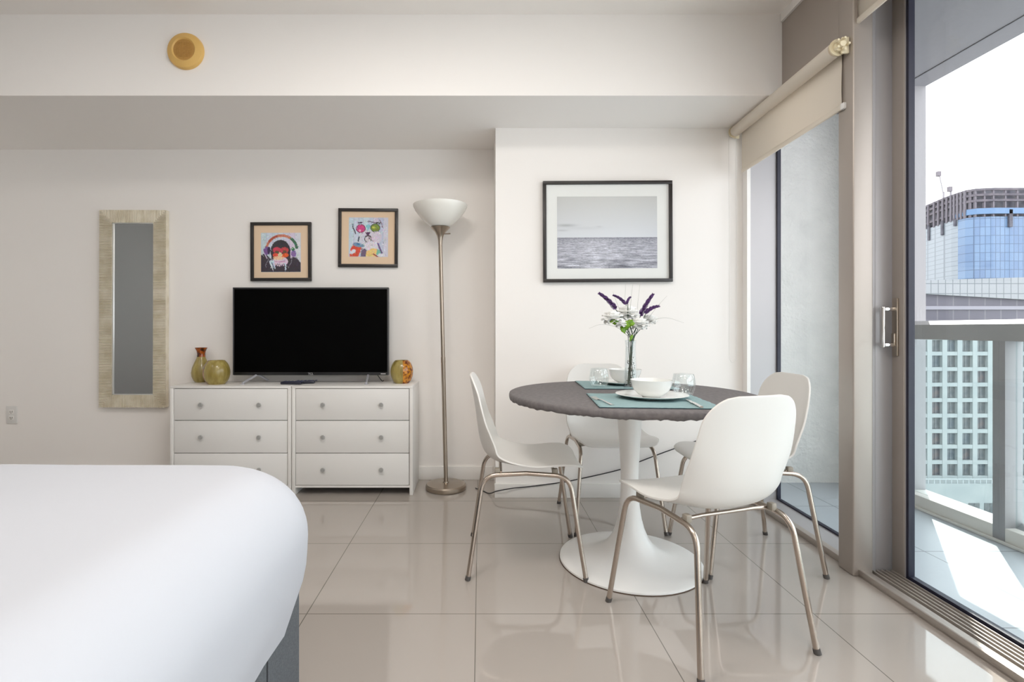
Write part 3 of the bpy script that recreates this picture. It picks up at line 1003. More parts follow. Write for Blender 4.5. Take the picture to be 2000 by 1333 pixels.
def dog():
    p = Paint(110, (200, 210, 226))
    p.planks([(196, 214, 226), (206, 214, 230), (192, 208, 222), (206, 222, 232), (198, 206, 226), (214, 204, 224), (192, 198, 220), (214, 210, 226)])
    p.ell(.5, .62, .28, .32, (216, 214, 226), 0, .8, .06)
    p.ell(.30, .28, .125, .11, (120, 58, 90), 0, 1, .05)
    p.ell(.30, .28, .105, .092, (212, 70, 134), 0, 1, .1)
    p.ell(.28, .33, .03, .02, (248, 210, 228))
    p.ell(.67, .26, .125, .11, (52, 78, 48), 0, 1, .05)
    p.ell(.67, .26, .105, .092, (122, 142, 54), 0, 1, .1)
    p.ell(.63, .25, .04, .03, (190, 190, 80))
    p.ell(.49, .22, .055, .05, (128, 196, 210), 0, 1, .06)
    p.line([(.49, .20), (.48, .32)], .018, (150, 204, 218))
    p.line([(.24, .14), (.33, .13)], .016, (70, 52, 84))
    p.line([(.50, .09), (.66, .13), (.76, .12)], .010, (86, 60, 92))
    p.line([(.70, .14), (.80, .13)], .018, (60, 72, 60))
    p.line([(.78, .06), (.84, .16), (.85, .25)], .008, (120, 70, 100))
    p.line([(.10, .17), (.10, .26), (.15, .34), (.17, .41)], .014, (62, 66, 84))
    p.poly([(.41, .37), (.56, .37), (.52, .43), (.48, .47), (.44, .42)], (84, 46, 84), 1, .06)
    p.ell(.49, .54, .10, .095, (80, 62, 72), 0, 1, .04)
    p.ell(.49, .55, .075, .07, (214, 206, 216), 0, 1, .05)
    p.ell(.52, .53, .025, .022, (66, 62, 78))
    p.line([(.56, .56), (.62, .60)], .014, (88, 70, 60))
    p.ell(.70, .50, .14, .16, (218, 204, 222), 0, .7, .08)
    p.line([(.24, .60), (.26, .50)], .018, (72, 82, 96))
    p.poly([(.10, .69), (.33, .76), (.24, 1), (.02, 1), (.04, .82)], (214, 78, 54), 1, .07)
    p.ell(.25, .70, .15, .055, (120, 146, 176), .2, 1, .08)
    p.ell(.24, .68, .05, .02, (60, 120, 160), .2)
    p.ell(.10, .87, .085, .05, (222, 224, 236), -.5, 1, .06)
    p.poly([(.33, .78), (.46, .80), (.44, 1), (.30, 1)], (112, 92, 122), 1, .07)
    p.ell(.55, .74, .14, .14, (226, 220, 228), 0, .9, .09)
    p.poly([(.45, .86), (.60, .78), (.73, .80), (.70, 1), (.43, 1)], (236, 200, 130), 1, .09)
    p.poly([(.72, .80), (.80, .84), (.84, .98), (.70, .95)], (120, 190, 170), 1, .08)
    p.line([(.74, .66), (.79, .78), (.85, .92)], .020, (108, 84, 130), 1, .06)
    p.line([(.63, .93), (.74, 1.0)], .014, (150, 48, 64))
    p.ell(.83, .95, .10, .04, (224, 226, 236), 0, 1, .05)
    p.strokes(420, 9)
    return np.clip(p.a, 0, 1)

def sea():
    w, h = 220, 158
    yy, xx = np.mgrid[0:h, 0:w]
    v = yy / (h - 1.0); u = xx / (w - 1.0)
    a = np.zeros((h, w, 3))
    hz = 0.568
    sky = np.array([205, 206, 204]) / 255.0
    skyb = np.array([214, 218, 224]) / 255.0
    f = np.clip(v / hz, 0, 1)[..., None]
    s = sky * (1 - f) + skyb * f
    s = s - 0.025 * ((u - .5) ** 2 * 4)[..., None] - .02 * (1 - f)
    for cx, cy, rx, ry, al in ((.09, .40, .09, .018, .14), (.05, .47, .06, .012, .08), (.25, .44, .2, .02, .03), (.42, .42, .03, .01, .05)):
        g_ = np.exp(-(((u - cx) / rx) ** 2 + ((v - cy) / ry) ** 2)) * al
        s = s - g_[..., None]
    d = np.clip((v - hz) / (1 - hz), 0, 1)
    base = np.zeros((h, w))
    for j in range(h):
        if v[j, 0] < hz: continue
        dd = d[j, 0] + 0.03
        for i in range(w):
            X = (u[j, i] - .5) / dd
            Z = 1.0 / dd
            n1 = noise.noise(Vector((X * 3.5, Z * 9.0, 1.0)))
            n2 = noise.noise(Vector((X * 9, Z * 22.0, 4.0)))
            n3 = noise.noise(Vector((u[j, i] * 55, v[j, i] * 160, 9.0)))
            base[j, i] = 0.16 * n1 + 0.14 * n2 + 0.10 * n3
    glow = np.exp(-((u - .40) / .22) ** 2) * 0.08 * (1 - np.abs(d - .35))
    lum = 0.60 + 0.06 * np.sin(d * 3.0) + base * 1.35 * (0.6 + .5 * d) + glow - 0.10 * np.exp(-(d / .05) ** 2)
    wat = np.stack([lum, lum + .005, lum + .045], -1)
    m = (v >= hz)[..., None]
    return np.clip(np.where(m, wat, s), 0, 1)

def picture(name, label, cx, cy, Y, wpx, hpx, fw, fd, inset_px, img_px, img, mboard, tilt=0.0, cat='picture', dx=0.0, dz=0.0):
    c = P(cx, cy, Y)
    t = thing(name, label, cat, (c.x, Y, c.z), (0, tilt, 0))
    k = Y / F_PX
    W, H = wpx * k, hpx * k
    bm = B()
    for (x0, x1, z0, z1) in ((-W / 2, W / 2, H / 2 - fw, H / 2), (-W / 2, W / 2, -H / 2, -H / 2 + fw), (-W / 2, -W / 2 + fw, -H / 2 + fw, H / 2 - fw), (W / 2 - fw, W / 2, -H / 2 + fw, H / 2 - fw)):
        box(bm, (x0, 0, z0), (x1, fd, z1), .0012)
    obj('frame', bm, M_frame_blk, t)
    bm = B(); box(bm, (-W / 2 + fw * .8, fd * .5, -H / 2 + fw * .8), (W / 2 - fw * .8, fd - .001, H / 2 - fw * .8)); obj('mat_board', bm, mboard, t, smooth=False)
    o = painted('print', img_px[0] * k, img_px[1] * k, img, t, fd * .5 - .0006)
    o.location = (dx * k, 0, dz * k)
    return t
picture('framed_print', 'square framed picture of a chimpanzee in headphones, above the television', 548, 491.5, 3.442, 118.5, 115, .0205, .021, 0, (78, 77), monkey(), M_matcream, math.radians(-.2), dx=-.5, dz=-1.5)
picture('framed_print', 'square framed picture of a dog in round sunglasses holding a red can', 718.5, 464.5, 3.442, 116.5, 115, .0205, .021, 0, (77, 77), dog(), M_matcream, math.radians(.4), dx=.5, dz=1.5)
picture('framed_photograph', 'large black-framed photograph of grey sea waves above the dining table', 1187.5, 452, 3.070, 253, 198, .0195, .024, 0, (196, 141), sea(), M_matboard, math.radians(-.3), dx=-.7, dz=-1.5)

# ------------------------------------------------------------------ mirror with a ribbed frame
MY = 3.425
c0 = P(258.5, 603.5, MY)
t = thing('wall_mirror', 'tall narrow mirror in a ribbed silver frame hanging on the wall', 'mirror', (c0.x, MY, c0.z), (0, math.radians(.15), 0))
kk = MY / F_PX
W, H, FW = 130 * kk, 386 * kk, 24.5 * kk
bm = B()
def mitre(bm, side, pitch=0.0105):
    L = (H if side in 'lr' else W)
    n = int(L / pitch)
    p = L / n
    for i in range(n):
        c = -L / 2 + (i + .5) * p
        e = min(FW, L / 2 - abs(c) )            # mitred length of this rib
        if e < 0.004: e = 0.004
        r = p * .40
        if side == 'l': a, b = (-W / 2, c), (-W / 2 + e, c)
        if side == 'r': a, b = (W / 2 - e, c), (W / 2, c)
        if side == 't': a, b = (c, H / 2 - e), (c, H / 2)
        if side == 'b': a, b = (c, -H / 2), (c, -H / 2 + e)
        tube(bm, [(a[0], 0.002, a[1]), (b[0], 0.002, b[1])], r, 6, mi=0)
for sd in 'lrtb':
    mitre(bm, sd)
for (x0, x1, z0, z1) in ((-W / 2, W / 2, H / 2 - FW, H / 2), (-W / 2, W / 2, -H / 2, -H / 2 + FW), (-W / 2, -W / 2 + FW, -H / 2 + FW, H / 2 - FW), (W / 2 - FW, W / 2, -H / 2 + FW, H / 2 - FW)):
    box(bm, (x0, 0.003, z0), (x1, 0.036, z1), 0.0)
obj('ribbed_frame', bm, M_mframe, t, angle=60)
bm = B()
iw, ih = W / 2 - FW, H / 2 - FW
for (x0, x1, z0, z1) in ((-iw, iw, ih - .006, ih), (-iw, iw, -ih, -ih + .006), (-iw, -iw + .009, -ih, ih), (iw - .004, iw, -ih, ih)):
    box(bm, (x0, .004, z0), (x1, .014, z1), .001)
obj('inner_lip', bm, mat('pale_silver', (0.78, 0.78, 0.76), 0.3, 0.5), t)
bm = B(); box(bm, (-iw - .002, .010, -ih - .002), (iw + .002, .016, ih + .002)); obj('mirror_glass', bm, M_mirror, t, smooth=False)

# ------------------------------------------------------------------ torchiere floor lamp
LY = 3.262
bx = (871 - CX) / F_PX * LY
t = thing('floor_lamp', 'brushed nickel torchiere floor lamp with white bowl shade', 'lamp', (bx, LY, 0))
bm = B(); lathe(bm, [(0, 0), (.123, 0), (.127, .004), (.128, .010), (.1275, .026), (.120, .034), (.055, .038), (.020, .041), (.018, .048), (0, .049)], 56); obj('base', bm, M_steel, t)
tiltx = -0.036
bm = B()
tube(bm, [(0, 0, .045), (tiltx * .5, 0, .82)], 0.0132, 18)
tube(bm, [(tiltx * .5, 0, .82), (tiltx, 0, 1.56)], 0.0122, 18)
tube(bm, [(tiltx * .49, 0, .80), (tiltx * .51, 0, .835)], 0.0142, 18)
obj('pole', bm, M_steel, t, angle=50)
cx = tiltx
bm = B(); lathe(bm, [(.0122, 1.545), (.014, 1.575), (.020, 1.602), (.034, 1.628), (.058, 1.652), (.062, 1.657), (.058, 1.660), (0, 1.660)], 40, (cx, 0, 0)); obj('cup', bm, M_steel, t)
bm = B(); tube(bm, [(cx + .02, -.02, 1.612), (cx + .066, -.035, 1.612)], lambda q: .0025 + .002 * q, 8); obj('switch', bm, M_steel, t)
bm = B()
lathe(bm, [(.050, 1.659), (.085, 1.680), (.125, 1.720), (.158, 1.762), (.171, 1.790), (.172, 1.798), (.168, 1.799), (.155, 1.768), (.120, 1.728), (.080, 1.690), (.045, 1.668)], 56, (cx, 0, 0)); obj('lamp_shade', bm, M_opal, t)

# ------------------------------------------------------------------ alarm sounder, outlets, cable
c0 = P(364.5, 102, Y_BEAM)
t = thing('alarm_sounder', 'round yellowed plastic alarm sounder on the bulkhead near the ceiling', 'alarm', (c0.x, Y_BEAM, c0.z), (PI / 2, 0, 0))
bm = B(); lathe(bm, [(0.093, 0), (.0935, .010), (.089, .020), (.072, .028), (.060, .031), (.054, .026)], 56); obj('housing', bm, M_yellow, t)
bm = B(); lathe(bm, [(.0545, .026), (.03, .0285), (0, .029)], 40)
for i in range(-5, 6):
    for j in range(-5, 6):
        if i * i + j * j < 26:
            lathe(bm, [(.0028, .0285), (.0028, .0305), (0, .0305)], 6, (i * .0088, j * .0088, 0))
obj('grille', bm, M_yellow_d, t)

c0 = P(24, 810.5, Y_BACK)
t = thing('wall_outlet', 'white double power outlet low on the back wall', 'outlet', (c0.x, Y_BACK, c0.z))
bm = B(); box(bm, (-.037, -.007, -.059), (.037, 0, .059), .003); obj('face_plate', bm, M_outlet, t)
bm = B()
for z in (-.02, .02):
    box(bm, (-.017, -.009, z - .014), (.017, -.006, z + .014), .004)
obj('socket', bm, M_base, t)
bm = B()
for z in (-.02, .02):
    box(bm, (-.008, -.0096, z - .004), (-.0055, -.0085, z + .007)); box(bm, (.0055, -.0096, z - .004), (.008, -.0085, z + .007)); box(bm, (-.002, -.0096, z - .010), (.002, -.0085, z - .006))
obj('slot', bm, M_dark_gap, t, smooth=False)

yp = Y_PIER - .004
pts = [(-.030, 3.262, .004), (.010, 3.215, .004), (.055, 3.15, .006), (.10, 3.07, .045), (.20, yp - .018, .062)]
for (px, py) in ((1030, 951.5), (1095, 943), (1135, 935.5), (1210, 918), (1250, 902), (1300, 883), (1362, 861), (1420, 838), (1440, 826)):
    q = P(px, py, yp - .012); pts.append((q.x, q.y, q.z))
bm = B(); tube(bm, spline(pts, 6), 0.0032, 8)
tag(obj('power_cable', bm, M_cable), 'thin black cable running from the lamp foot along the pier wall', 'cable')

# ------------------------------------------------------------------ bed
t = thing('bed', 'grey upholstered bed base under the white duvet', 'bed', (-1.25, 0.3, 0))
bm = B(); box(bm, (-.775 , -1.7, .03), (.781, 1.045, .36), .015, 3)
obj('bed_base', bm, M_bedbase, t)
bm = B(); box(bm, (.7805, .83, .032), (.7825, .834, .345)); obj('seam', bm, mat('dark_seam', (0.03, 0.03, 0.035), 0.9), t, smooth=False)
bm = B(); box(bm, (-.765, -1.7, .362), (.765, 1.03, .58), .06, 4); obj('mattress', bm, M_sheet, t)
def duvet():
    X0, X1, Y0, Y1 = -2.09, -0.410, -1.45, 1.405
    bm = B()
    top = 0.678
    prof = []      # (inset from outer edge, z)
    R = 0.165
    for k in range(14, -1, -1):
        th = k / 14 * PI / 2
        prof.append((R * (1 - math.cos(th)), top - R * (1 - math.sin(th))))
    prof = [(0.55, top + .004), (0.38, top + .003), (0.26, top + .001)] + prof
    prof += [(0.002, .48), (.006, .44), (.014, .40), (.025, .365), (.037, .33), (.046, .305), (.050, .292), (.056, .294)]
    NC = 18
    def ring(d, z):
        rc = max(0.21 - d * .8, 0.02)
        x0, x1, y0, y1 = X0 + d, X1 - d, Y0 + d, Y1 - d
        pts = []
        for (cx_, cy_, a0) in ((x1 - rc, y1 - rc, 0), (x0 + rc, y1 - rc, PI / 2), (x0 + rc, y0 + rc, PI), (x1 - rc, y0 + rc, 1.5 * PI)):
            for i in range(NC):
                a = a0 + PI / 2 * i / (NC - 1)
                pts.append((cx_ + rc * math.cos(a), cy_ + rc * math.sin(a)))
        # densify straight runs
        out = []
        n = len(pts)
        for i in range(n):
            a, b = pts[i], pts[(i + 1) % n]
            out.append(a)
            if i % NC == NC - 1:
                m_ = 26
                for q in range(1, m_):
                    out.append((a[0] + (b[0] - a[0]) * q / m_, a[1] + (b[1] - a[1]) * q / m_))
        return out
    rings = []
    for d, z in prof:
        row = []
        for (x, y) in ring(d, z):
            s = (x + y * 1.3)
            low = max(0.0, (0.5 - z) / 0.25)
            w_ = 0.006 * low * math.sin(s * 17) + 0.004 * low * math.sin(s * 41 + 1)
            nx = noise.noise(Vector((x * 3, y * 3, z * 3))) * 0.006
            cxm, cym = (X0 + X1) / 2, (Y0 + Y1) / 2
            v = Vector((x, y, z + nx * .6))
            dirx = 1 if x > X1 - .25 else (-1 if x < X0 + .25 else 0)
            diry = 1 if y > Y1 - .25 else (-1 if y < Y0 + .25 else 0)
            v.x += (w_ + nx * .5) * dirx
            v.y += (w_ + nx * .5) * diry
            row.append(bm.verts.new(v))
        rings.append(row)
    for a, b in zip(rings[:-1], rings[1:]):
        n = len(a)
        for i in range(n):
            bm.faces.new((a[i], a[(i + 1) % n], b[(i + 1) % n], b[i]))
    bm.faces.new(rings[0])
    return bm
tag(obj('duvet', duvet(), M_sheet, angle=80), 'smooth white duvet hanging over the corner of the bed', 'duvet')

# ------------------------------------------------------------------ dining table
TX, TYY = 0.652, 2.246
ZTAB = 0.735
t = thing('dining_table', 'round pedestal dining table with white trumpet foot and grey fitted cover', 'table', (TX, TYY, 0))
bm = B()
lathe(bm, [(0, 0), (.297, 0), (.302, .004), (.301, .010), (.292, .0145), (.255, .018), (.205, .024), (.165, .034), (.130, .050), (.102, .073), (.080, .103), (.062, .145), (.050, .19), (.042, .245), (.0375, .31), (.0372, .37), (.040, .44), (.0445, .52), (.050, .60), (.056, .67), (.060, .70), (0, .70)], 72)
obj('pedestal', bm, M_table, t, angle=50)
bm = B(); lathe(bm, [(.298, 0.0003), (.3045, .0003), (.3045, .0028), (.298, .0028)], 72, close=True); obj('floor_ring', bm, mat('brown_felt_ring', srgb(90, 72, 60), 0.8), t)
bm = B(); lathe(bm, [(0, .700), (.44, .700), (.505, .708), (.512, .712), (.505, .733), (0, .7335)], 96); obj('tabletop', bm, M_table, t, angle=50)
def ruff(r, z, a):
    if z > 0.7125: return r, z
    n1 = noise.noise(Vector((math.cos(a) * 18, math.sin(a) * 18, z * 5)))
    n2 = noise.noise(Vector((math.cos(a) * 55, math.sin(a) * 55, 3)))
    return r + .0025 * n1, z + .004 * n1 + .004 * n2
bm = B()
lathe(bm, [(0, ZTAB), (.30, ZTAB), (.50, ZTAB), (.517, ZTAB - .001), (.5235, ZTAB - .004), (.5255, ZTAB - .010), (.5255, .7165), (.5245, .7120), (.5225, .7055), (.516, .703), (.513, .708)], 288, rfun=ruff)
obj('fitted_cover', bm, M_cover, t, angle=60)

# ------------------------------------------------------------------ dining chairs
def smoothstep(a, b, x):
    x = min(max((x - a) / (b - a), 0), 1)
    return x * x * (3 - 2 * x)
def shell_bm():
    ctrl = [(-.240, .812), (-.233, .775), (-.222, .715), (-.212, .650), (-.204, .585), (-.193, .525), (-.172, .478), (-.134, .448), (-.080, .436), (-.01, .434), (.07, .438), (.13, .4445), (.18, .4455), (.212, .440), (.232, .428)]
    path = spline([(f, 0, z) for f, z in ctrl], 5)
    L = [0]
    for a, b in zip(path[:-1], path[1:]):
        L.append(L[-1] + (b - a).length)
    tot = L[-1]
    bm = B()
    NW = 24
    rows = []
    n = len(path)
    for i, p in enumerate(path):
        d = L[i]
        # base half-width
        tt = d / tot
        Wd = .178 + .024 * smoothstep(0, .35, tt) - .002 * smoothstep(.45, .6, tt) + .006 * smoothstep(.6, .8, tt)
        rb, rf = .10, .065
        if d < rb: Wd = Wd - rb + math.sqrt(max(rb * rb - (rb - d) ** 2, 0))
        e = tot - d
        if e < rf: Wd = Wd - rf + math.sqrt(max(rf * rf - (rf - e) ** 2, 0))
        a = path[max(i - 1, 0)]; b = path[min(i + 1, n - 1)]
        T = (b - a).normalized()
        N = Vector((-T.z, 0, T.x))
        curl = .034 + .026 * math.exp(-((tt - .40) / .13) ** 2) - .024 * smoothstep(.52, .78, tt)
        row = []
        for j in range(NW + 1):
            w = -1 + 2 * j / NW
            off = curl * (abs(w * Wd) / .2) ** 2.6
            row.append(bm.verts.new(p + Vector((0, w * Wd, 0)) + N * off))
        rows.append(row)
    for a, b in zip(rows[:-1], rows[1:]):
        for j in range(NW):
            bm.faces.new((a[j], a[j + 1], b[j + 1], b[j]))
    return bm
def make_chair(label):
    t = thing('dining_chair', label, 'chair', (0, 0, 0), group='white dining chairs around the table')
    o = obj('seat_shell', shell_bm(), M_chairw, t, angle=80)
    md = o.modifiers.new('thickness', 'SOLIDIFY'); md.thickness = .0075; md.offset = 1.0
    md = o.modifiers.new('round', 'BEVEL'); md.width = .002; md.segments = 2; md.limit_method = 'ANGLE'
    rt = .0095
    for sy in (-1, 1):
        for sx in (-1, 1):
            bm = B()
            pts = fillet([(sx * .2365, sy * .222, .006), (sx * .176, sy * .184, .411), (0, sy * .176, .4195)], .060, 8)
            tube(bm, pts, rt, 12, caps=True)
            lg = obj('leg', bm, M_chairleg, t, angle=50)
            bm = B(); tube(bm, [(sx * .2385, sy * .223, 0), (sx * .2345, sy * .221, .016)], .0112, 12)
            obj('foot_cap', bm, M_footcap, lg)
    bm = B()
    for x in (-.105, .115):
        tube(bm, [(x, -.175, .4195), (x, -.10, .424), (x, .10, .424), (x, .175, .4195)], .007, 8)
    obj('cross_bar', bm, M_chairleg, t, angle=50)
    cm = mat('clip_plastic', srgb(150, 142, 130), 0.5)
    for x in (-.118, .118):
        for sy in (-1, 1):
            bm = B(); box(bm, (x - .012, sy * .170 - .011, .414), (x + .012, sy * .170 + .011, .440), .005)
            obj('mounting_clip', bm, cm, t)
    return t
def place(front, rear):
    c = ((front[0] + rear[0]) / 2, (front[1] + rear[1]) / 2, 0)
    return c, (0, 0, math.atan2(front[1] - rear[1], front[0] - rear[0]))
c, r = place((.429, 2.279), (-.041, 2.294))
ch = make_chair('white shell chair seen from the side, between the floor lamp and the table')
ch.location = c; ch.rotation_euler = r
c, r = place((.687, 1.979), (.837, 1.530))
copy_tree(ch, c, r, 'white shell chair closest to the viewer, its back towards the room')
c, r = place((.930, 2.307), (1.402, 2.309))
copy_tree(ch, c, r, 'white shell chair between the window and the table, mostly hidden behind another chair')
c, r = place((.690, 2.524), (.678, 2.981))
copy_tree(ch, c, r, 'white shell chair pushed against the pier wall behind the table')

# ------------------------------------------------------------------ place settings
ZM = ZTAB + .0006
def placemat(cx_, cy_, w, d, ang, label):
    t = thing('placemat', label, 'placemat', (cx_, cy_, ZM), (0, 0, ang), group='teal placemats')
    bm = B()
    nx, ny = 30, 24
    g_ = [[bm.verts.new((-w / 2 + w * i / nx + (.002 * math.sin(j * 2.1) if i in (0, nx) else 0), -d / 2 + d * j / ny + (.002 * math.sin(i * 1.7) if j in (0, ny) else 0), .0022 + .0007 * math.sin(i * .9) * math.sin(j * .8))) for j in range(ny + 1)] for i in range(nx + 1)]
    for i in range(nx):
        for j in range(ny):
            bm.faces.new((g_[i][j], g_[i + 1][j], g_[i + 1][j + 1], g_[i][j + 1]))
    o = obj('cloth', bm, M_teal, t, angle=80)
    md = o.modifiers.new('thick', 'SOLIDIFY'); md.thickness = .0016; md.offset = -1
    bm = B()
    for sgn in (-1, 1):
        tube(bm, [(-w / 2 + w * i / 20, sgn * d / 2, .0012 + .0003 * math.sin(i)) for i in range(21)], .0012, 5)
        tube(bm, [(sgn * w / 2, -d / 2 + d * i / 20, .0012 + .0003 * math.sin(i)) for i in range(21)], .0012, 5)
    obj('hem', bm, M_teal_dk, t)
    return t
placemat(.645, 1.972, .425, .385, math.radians(-5), 'teal placemat on the near side of the table, under the plate and fork')
placemat(.705, 2.525, .43, .35, math.radians(-3), 'teal placemat on the far side of the table, behind the flower vase')

def plate(x, y, label):
    bm = B(); lathe(bm, [(0, .003), (.085, .003), (.10, .008), (.136, .0165), (.139, .0185), (.136, .0195), (.10, .0115), (.082, .0065), (0, .0065)], 64)
    o = obj('dinner_plate', bm, M_ceramic, angle=60); o.location = (x, y, ZM + .0015)
    return tag(o, label, 'plate', 'white plates on the placemats')
def bowl(x, y, label):
    bm = B(); lathe(bm, [(0, .002), (.034, 0), (.036, .003), (.050, .010), (.066, .026), (.0755, .046), (.0795, .066), (.080, .068), (.0775, .0675), (.073, .048), (.062, .028), (.045, .012), (0, .008)], 64)
    o = obj('cereal_bowl', bm, M_ceramic, angle=60); o.location = (x, y, ZM + .0085)
    return tag(o, label, 'bowl', 'white bowls on the plates')
PX1, PY1 = .678, 2.035
plate(PX1, PY1, 'white dinner plate in front of the vase, under a bowl')
plate(.722, 2.56, 'white dinner plate on the far placemat, mostly hidden by a bowl')
bowl(PX1 - .003, PY1 - .005, 'white bowl on the plate in front of the vase')
bowl(.722, 2.57, 'white bowl standing behind the vase at the far placemat')
def tumbler(x, y, label):
    bm = B()
    lathe(bm, [(0, 0), (.028, 0), (.036, .006), (.044, .026), (.0465, .045), (.044, .068), (.0395, .088), (.0385, .0885), (.0425, .067), (.0445, .045), (.042, .027), (.034, .010), (0, .008)], 48)
    o = obj('drinking_glass', bm, M_tumbler, angle=60); o.location = (x, y, ZM + .003)
    return tag(o, label, 'glass', 'stemless glasses')
tumbler(.838, 2.12, 'clear stemless glass to the right of the near bowl')
tumbler(.560, 2.425, 'clear stemless glass on the far placemat, left of the vase')

def fork(p, a, label):
    t = bm = B()
    tube(bm, spline([(0, -.095, .003), (0, -.05, .004), (0, 0, .007), (0, .03, .006), (0, .045, .003)], 5), lambda q: .0065 - .0035 * math.sin(q * PI), 8, flat=.35)
    box(bm, (-.011, .042, .001), (.011, .066, .0035), .001)
    for k in range(4):
        x = -.0095 + k * .0063
        tube(bm, [(x, .064, .002), (x, .085, .005), (x, .100, .007)], .0015, 6)
    o = obj('fork', bm, M_cutlery); o.location = p; o.rotation_euler = (0, 0, a)
    tag(o, label, 'fork')
def knife(p, a, label):
    k = thing('table_knife', label, 'knife', p, (0, 0, a))
    bm = B(); tube(bm, [(0, -.10, .004), (0, 0, .005)], .0062, 10, flat=.5); obj('handle', bm, M_cutlery, k)
    bm = B(); prism(bm, [(-.007, 0), (.007, 0), (.008, .075), (.003, .10), (-.006, .098)], 'z', .0025, .0042); obj('blade', bm, M_cutlery, k)
fork((.458, 1.925, ZM + .0035), math.radians(8), 'steel fork lying left of the near plate')
knife((.775, 1.868, ZM + .0035), math.radians(-8), 'steel table knife lying right of the near plate')

# ------------------------------------------------------------------ vase and bouquet
VX, VY = .668, 2.285
bm = B()
outer = [(0, 0), (.030, 0), (.0315, .003), (.031, .02), (.0275, .09), (.024, .16), (.0235, .20), (.0255, .225), (.0262, .227)]
inner = [(.0235, .225), (.0210, .198), (.0215, .16), (.0250, .09), (.0285, .024), (0, .018)]
lathe(bm, outer + inner, 8)
tag(obj('flower_vase', bm, M_vaseglass, smooth=False), 'slim faceted clear glass vase holding the flowers', 'vase').location = (VX, VY, ZM)

bq = thing('bouquet', 'artificial bouquet of white blooms and purple lavender in the clear vase', 'flowers', (VX, VY, ZM + .02))
def bp(px, py, dy=0.0):
    p = P(px, py, VY + dy)
    return Vector((p.x - VX, dy, p.z - ZM - .02))
rnd = random.Random(11)
bm = B()
heads = [(1197, 617, -.03), (1225, 611, .02), (1249, 630, -.02), (1268, 622, .03), (1200, 600, 0), (1222, 592, .03), (1226, 590, -.02), (1252, 615, .01), (1264, 608, -.02)]
for k, (hx, hy, dy) in enumerate(heads):
    h = bp(hx, hy, dy)
    a = rnd.uniform(0, 6.28)
    foot = Vector((.013 * math.cos(a), .013 * math.sin(a), 0.012))
    neck = Vector((.010 * math.cos(a + 2), .010 * math.sin(a + 2), .195))
    tube(bm, spline([foot, neck, neck.lerp(h, .45) + Vector((0, 0, .01)), h], 6), .0016, 6)
obj('stems', bm, M_stem, bq)
bm = B()
for k in range(90):
    z = rnd.uniform(.0, .125)
    rr = rnd.uniform(0, .021 - z * .04)
    a = rnd.uniform(0, 6.28)
    p = Vector((rr * math.cos(a), rr * math.sin(a), z + .003))
    d = Vector((rnd.uniform(-1, 1), rnd.uniform(-1, 1), rnd.uniform(-1, 1))).normalized() * rnd.uniform(.004, .008)
    q = p + d
    if math.hypot(q.x, q.y) > .022: q = p
    if (q - p).length < 1e-5: q = p + Vector((0, 0, .006))
    tube(bm, [p, q], .0016, 5)
obj('moss_filler', bm, M_moss, bq)
def bloom(c, R, seed):
    r_ = random.Random(seed)
    bm = B()
    for ring, (cnt, rr, tilt, sz) in enumerate(((5, .10, 1.35, .85), (7, .25, 1.1, .95), (8, .45, .75, 1.0), (9, .62, .35, 1.0), (9, .7, -.15, .95), (7, .6, -.7, .8))):
        for k in range(cnt):
            a = 2 * PI * k / cnt + ring * .5 + r_.uniform(-.2, .2)
            n = 5
            g2 = []
            for i in range(n + 1):
                row = []
                for j in range(n + 1):
                    u = i / n; v = -1 + 2 * j / n
                    wd = R * sz * .62 * math.sin(PI * (.18 + .72 * u)) ** .8
                    ln = R * sz * u
                    cup = .16 * R * (v * v) + .10 * R * math.sin(u * 3)
                    x = rr * R * .35 + ln * math.cos(tilt) - cup * math.sin(tilt)
                    z = ln * math.sin(tilt) + cup * math.cos(tilt) - .25 * R + r_.uniform(-.02, .02) * R
                    y = v * wd + r_.uniform(-.02, .02) * R
                    row.append(bm.verts.new(c + Vector((x * math.cos(a) - y * math.sin(a), x * math.sin(a) + y * math.cos(a), z))))
                g2.append(row)
            for i in range(n):
                for j in range(n):
                    bm.faces.new((g2[i][j], g2[i + 1][j], g2[i + 1][j + 1], g2[i][j + 1]))
    o = obj('bloom', bm, M_petal, bq, angle=80)
    md = o.modifiers.new('thick', 'SOLIDIFY'); md.thickness = .0006
for k, (x, y, dy, R) in enumerate(((1196, 620, -.03, .040), (1226, 611, .02, .044), (1249, 632, -.02, .036), (1268, 624, .03, .030), (1212, 632, -.045, .022))):
    bloom(bp(x, y, dy), R, k)
def spike(p0, p1, dy, w):
    a, b = bp(*p0, dy), bp(*p1, dy)
    bm = B()
    n = 26
    for k in range(n):
        f = k / (n - 1)
        c = a.lerp(b, f) + Vector((0, 0, .006 * math.sin(f * PI)))
        rr = w * (1 - .55 * f)
        for q in range(4):
            an = k * 1.3 + q * PI / 2
            ax = (b - a).normalized(); s1 = ax.orthogonal().normalized(); s2 = ax.cross(s1)
            d = (s1 * math.cos(an) + s2 * math.sin(an)) * rr
            tube(bm, [c, c + d * .6 + ax * .003, c + d + ax * .006], lambda t_: .0026 * (1 - .5 * t_), 5)
    obj('lavender_spike', bm, M_purple, bq)
spike((1203, 603), (1171, 574), -.005, .0135)
spike((1223, 594), (1199, 578), .03, .0085)
spike((1223, 594), (1231, 582), -.02, .006)
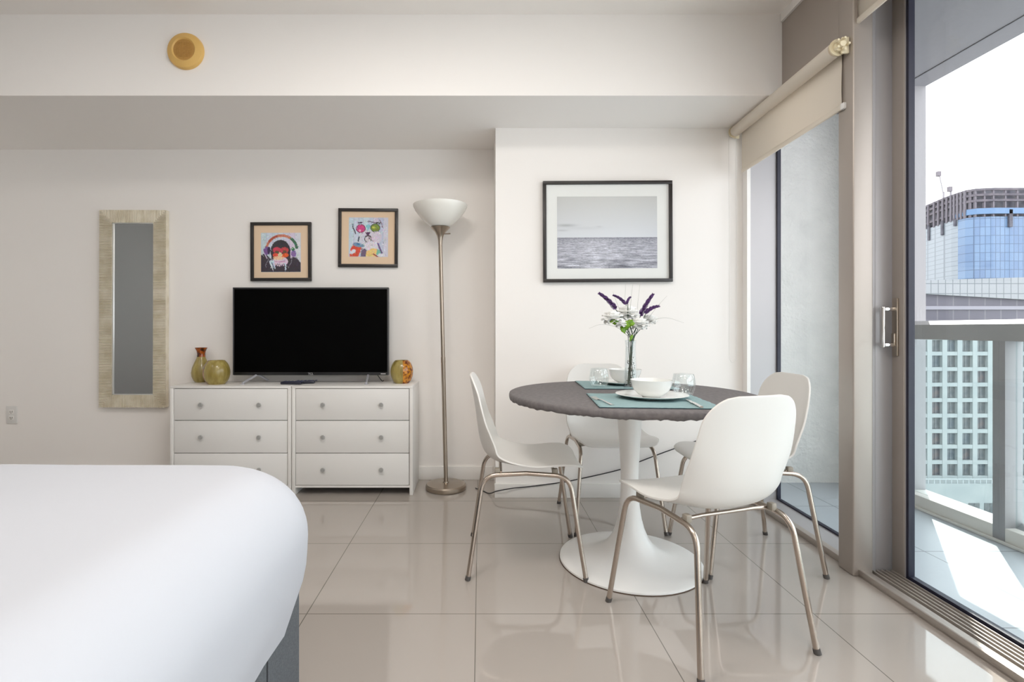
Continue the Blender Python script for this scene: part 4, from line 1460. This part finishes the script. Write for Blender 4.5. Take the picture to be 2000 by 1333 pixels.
spike((1250, 617), (1275, 576), .01, .0135)
spike((1259, 611), (1286, 599), -.015, .011)
def leaf(p0, p1, dy, w, sd=0):
    a, b = bp(*p0, dy), bp(*p1, dy - .008)
    ax = (b - a); side = Vector((-ax.z, .25 * ax.length, ax.x)).normalized()
    bm = B()
    n = 8; rows = []
    for i in range(n + 1):
        f = i / n
        wd = w * math.sin(PI * min(max(f, .04), .97)) ** .8 * (1 + .12 * math.sin(f * 30 + sd))
        c = a + ax * f + Vector((0, -.006 * math.sin(f * PI), .004 * math.sin(f * PI)))
        rows.append([bm.verts.new(c + side * wd * s_ + Vector((0, .003 * abs(s_), 0))) for s_ in (-1, -.5, 0, .5, 1)])
    for r0, r1 in zip(rows[:-1], rows[1:]):
        for j in range(4):
            bm.faces.new((r0[j], r0[j + 1], r1[j + 1], r1[j]))
    o = obj('leaf', bm, M_leaf, bq, angle=80)
    md = o.modifiers.new('thick', 'SOLIDIFY'); md.thickness = .0005
leaf((1213, 633), (1191, 629), -.05, .0125)
leaf((1214, 648), (1236, 625), -.045, .016, 1)
leaf((1226, 634), (1240, 632), -.05, .014, 2)
leaf((1212, 638), (1221, 652), -.045, .012, 3)
leaf((1222, 640), (1218, 650), -.04, .010, 4)
leaf((1236, 654), (1230, 668), -.02, .008, 5)
for (pts_, dy) in (([(1234, 665), (1262, 628), (1283, 600), (1303, 578)], -.01), ([(1232, 660), (1243, 620), (1246, 590), (1250, 556)], .02), ([(1230, 660), (1225, 610), (1221, 585), (1222, 556)], .01), ([(1230, 660), (1231, 610), (1233, 580), (1236, 556)], -.02), ([(1232, 660), (1270, 630), (1300, 621), (1336, 631)], .01), ([(1230, 660), (1205, 640), (1175, 634), (1150, 642)], -.01), ([(1230, 660), (1212, 610), (1204, 590), (1197, 570)], .02)):
    bm = B()
    tube(bm, spline([bp(x, y, dy * i) for i, (x, y) in enumerate(pts_)], 6), lambda q: .0009 * (1 - .7 * q), 4)
    obj('grass_blade', bm, M_straw, bq)
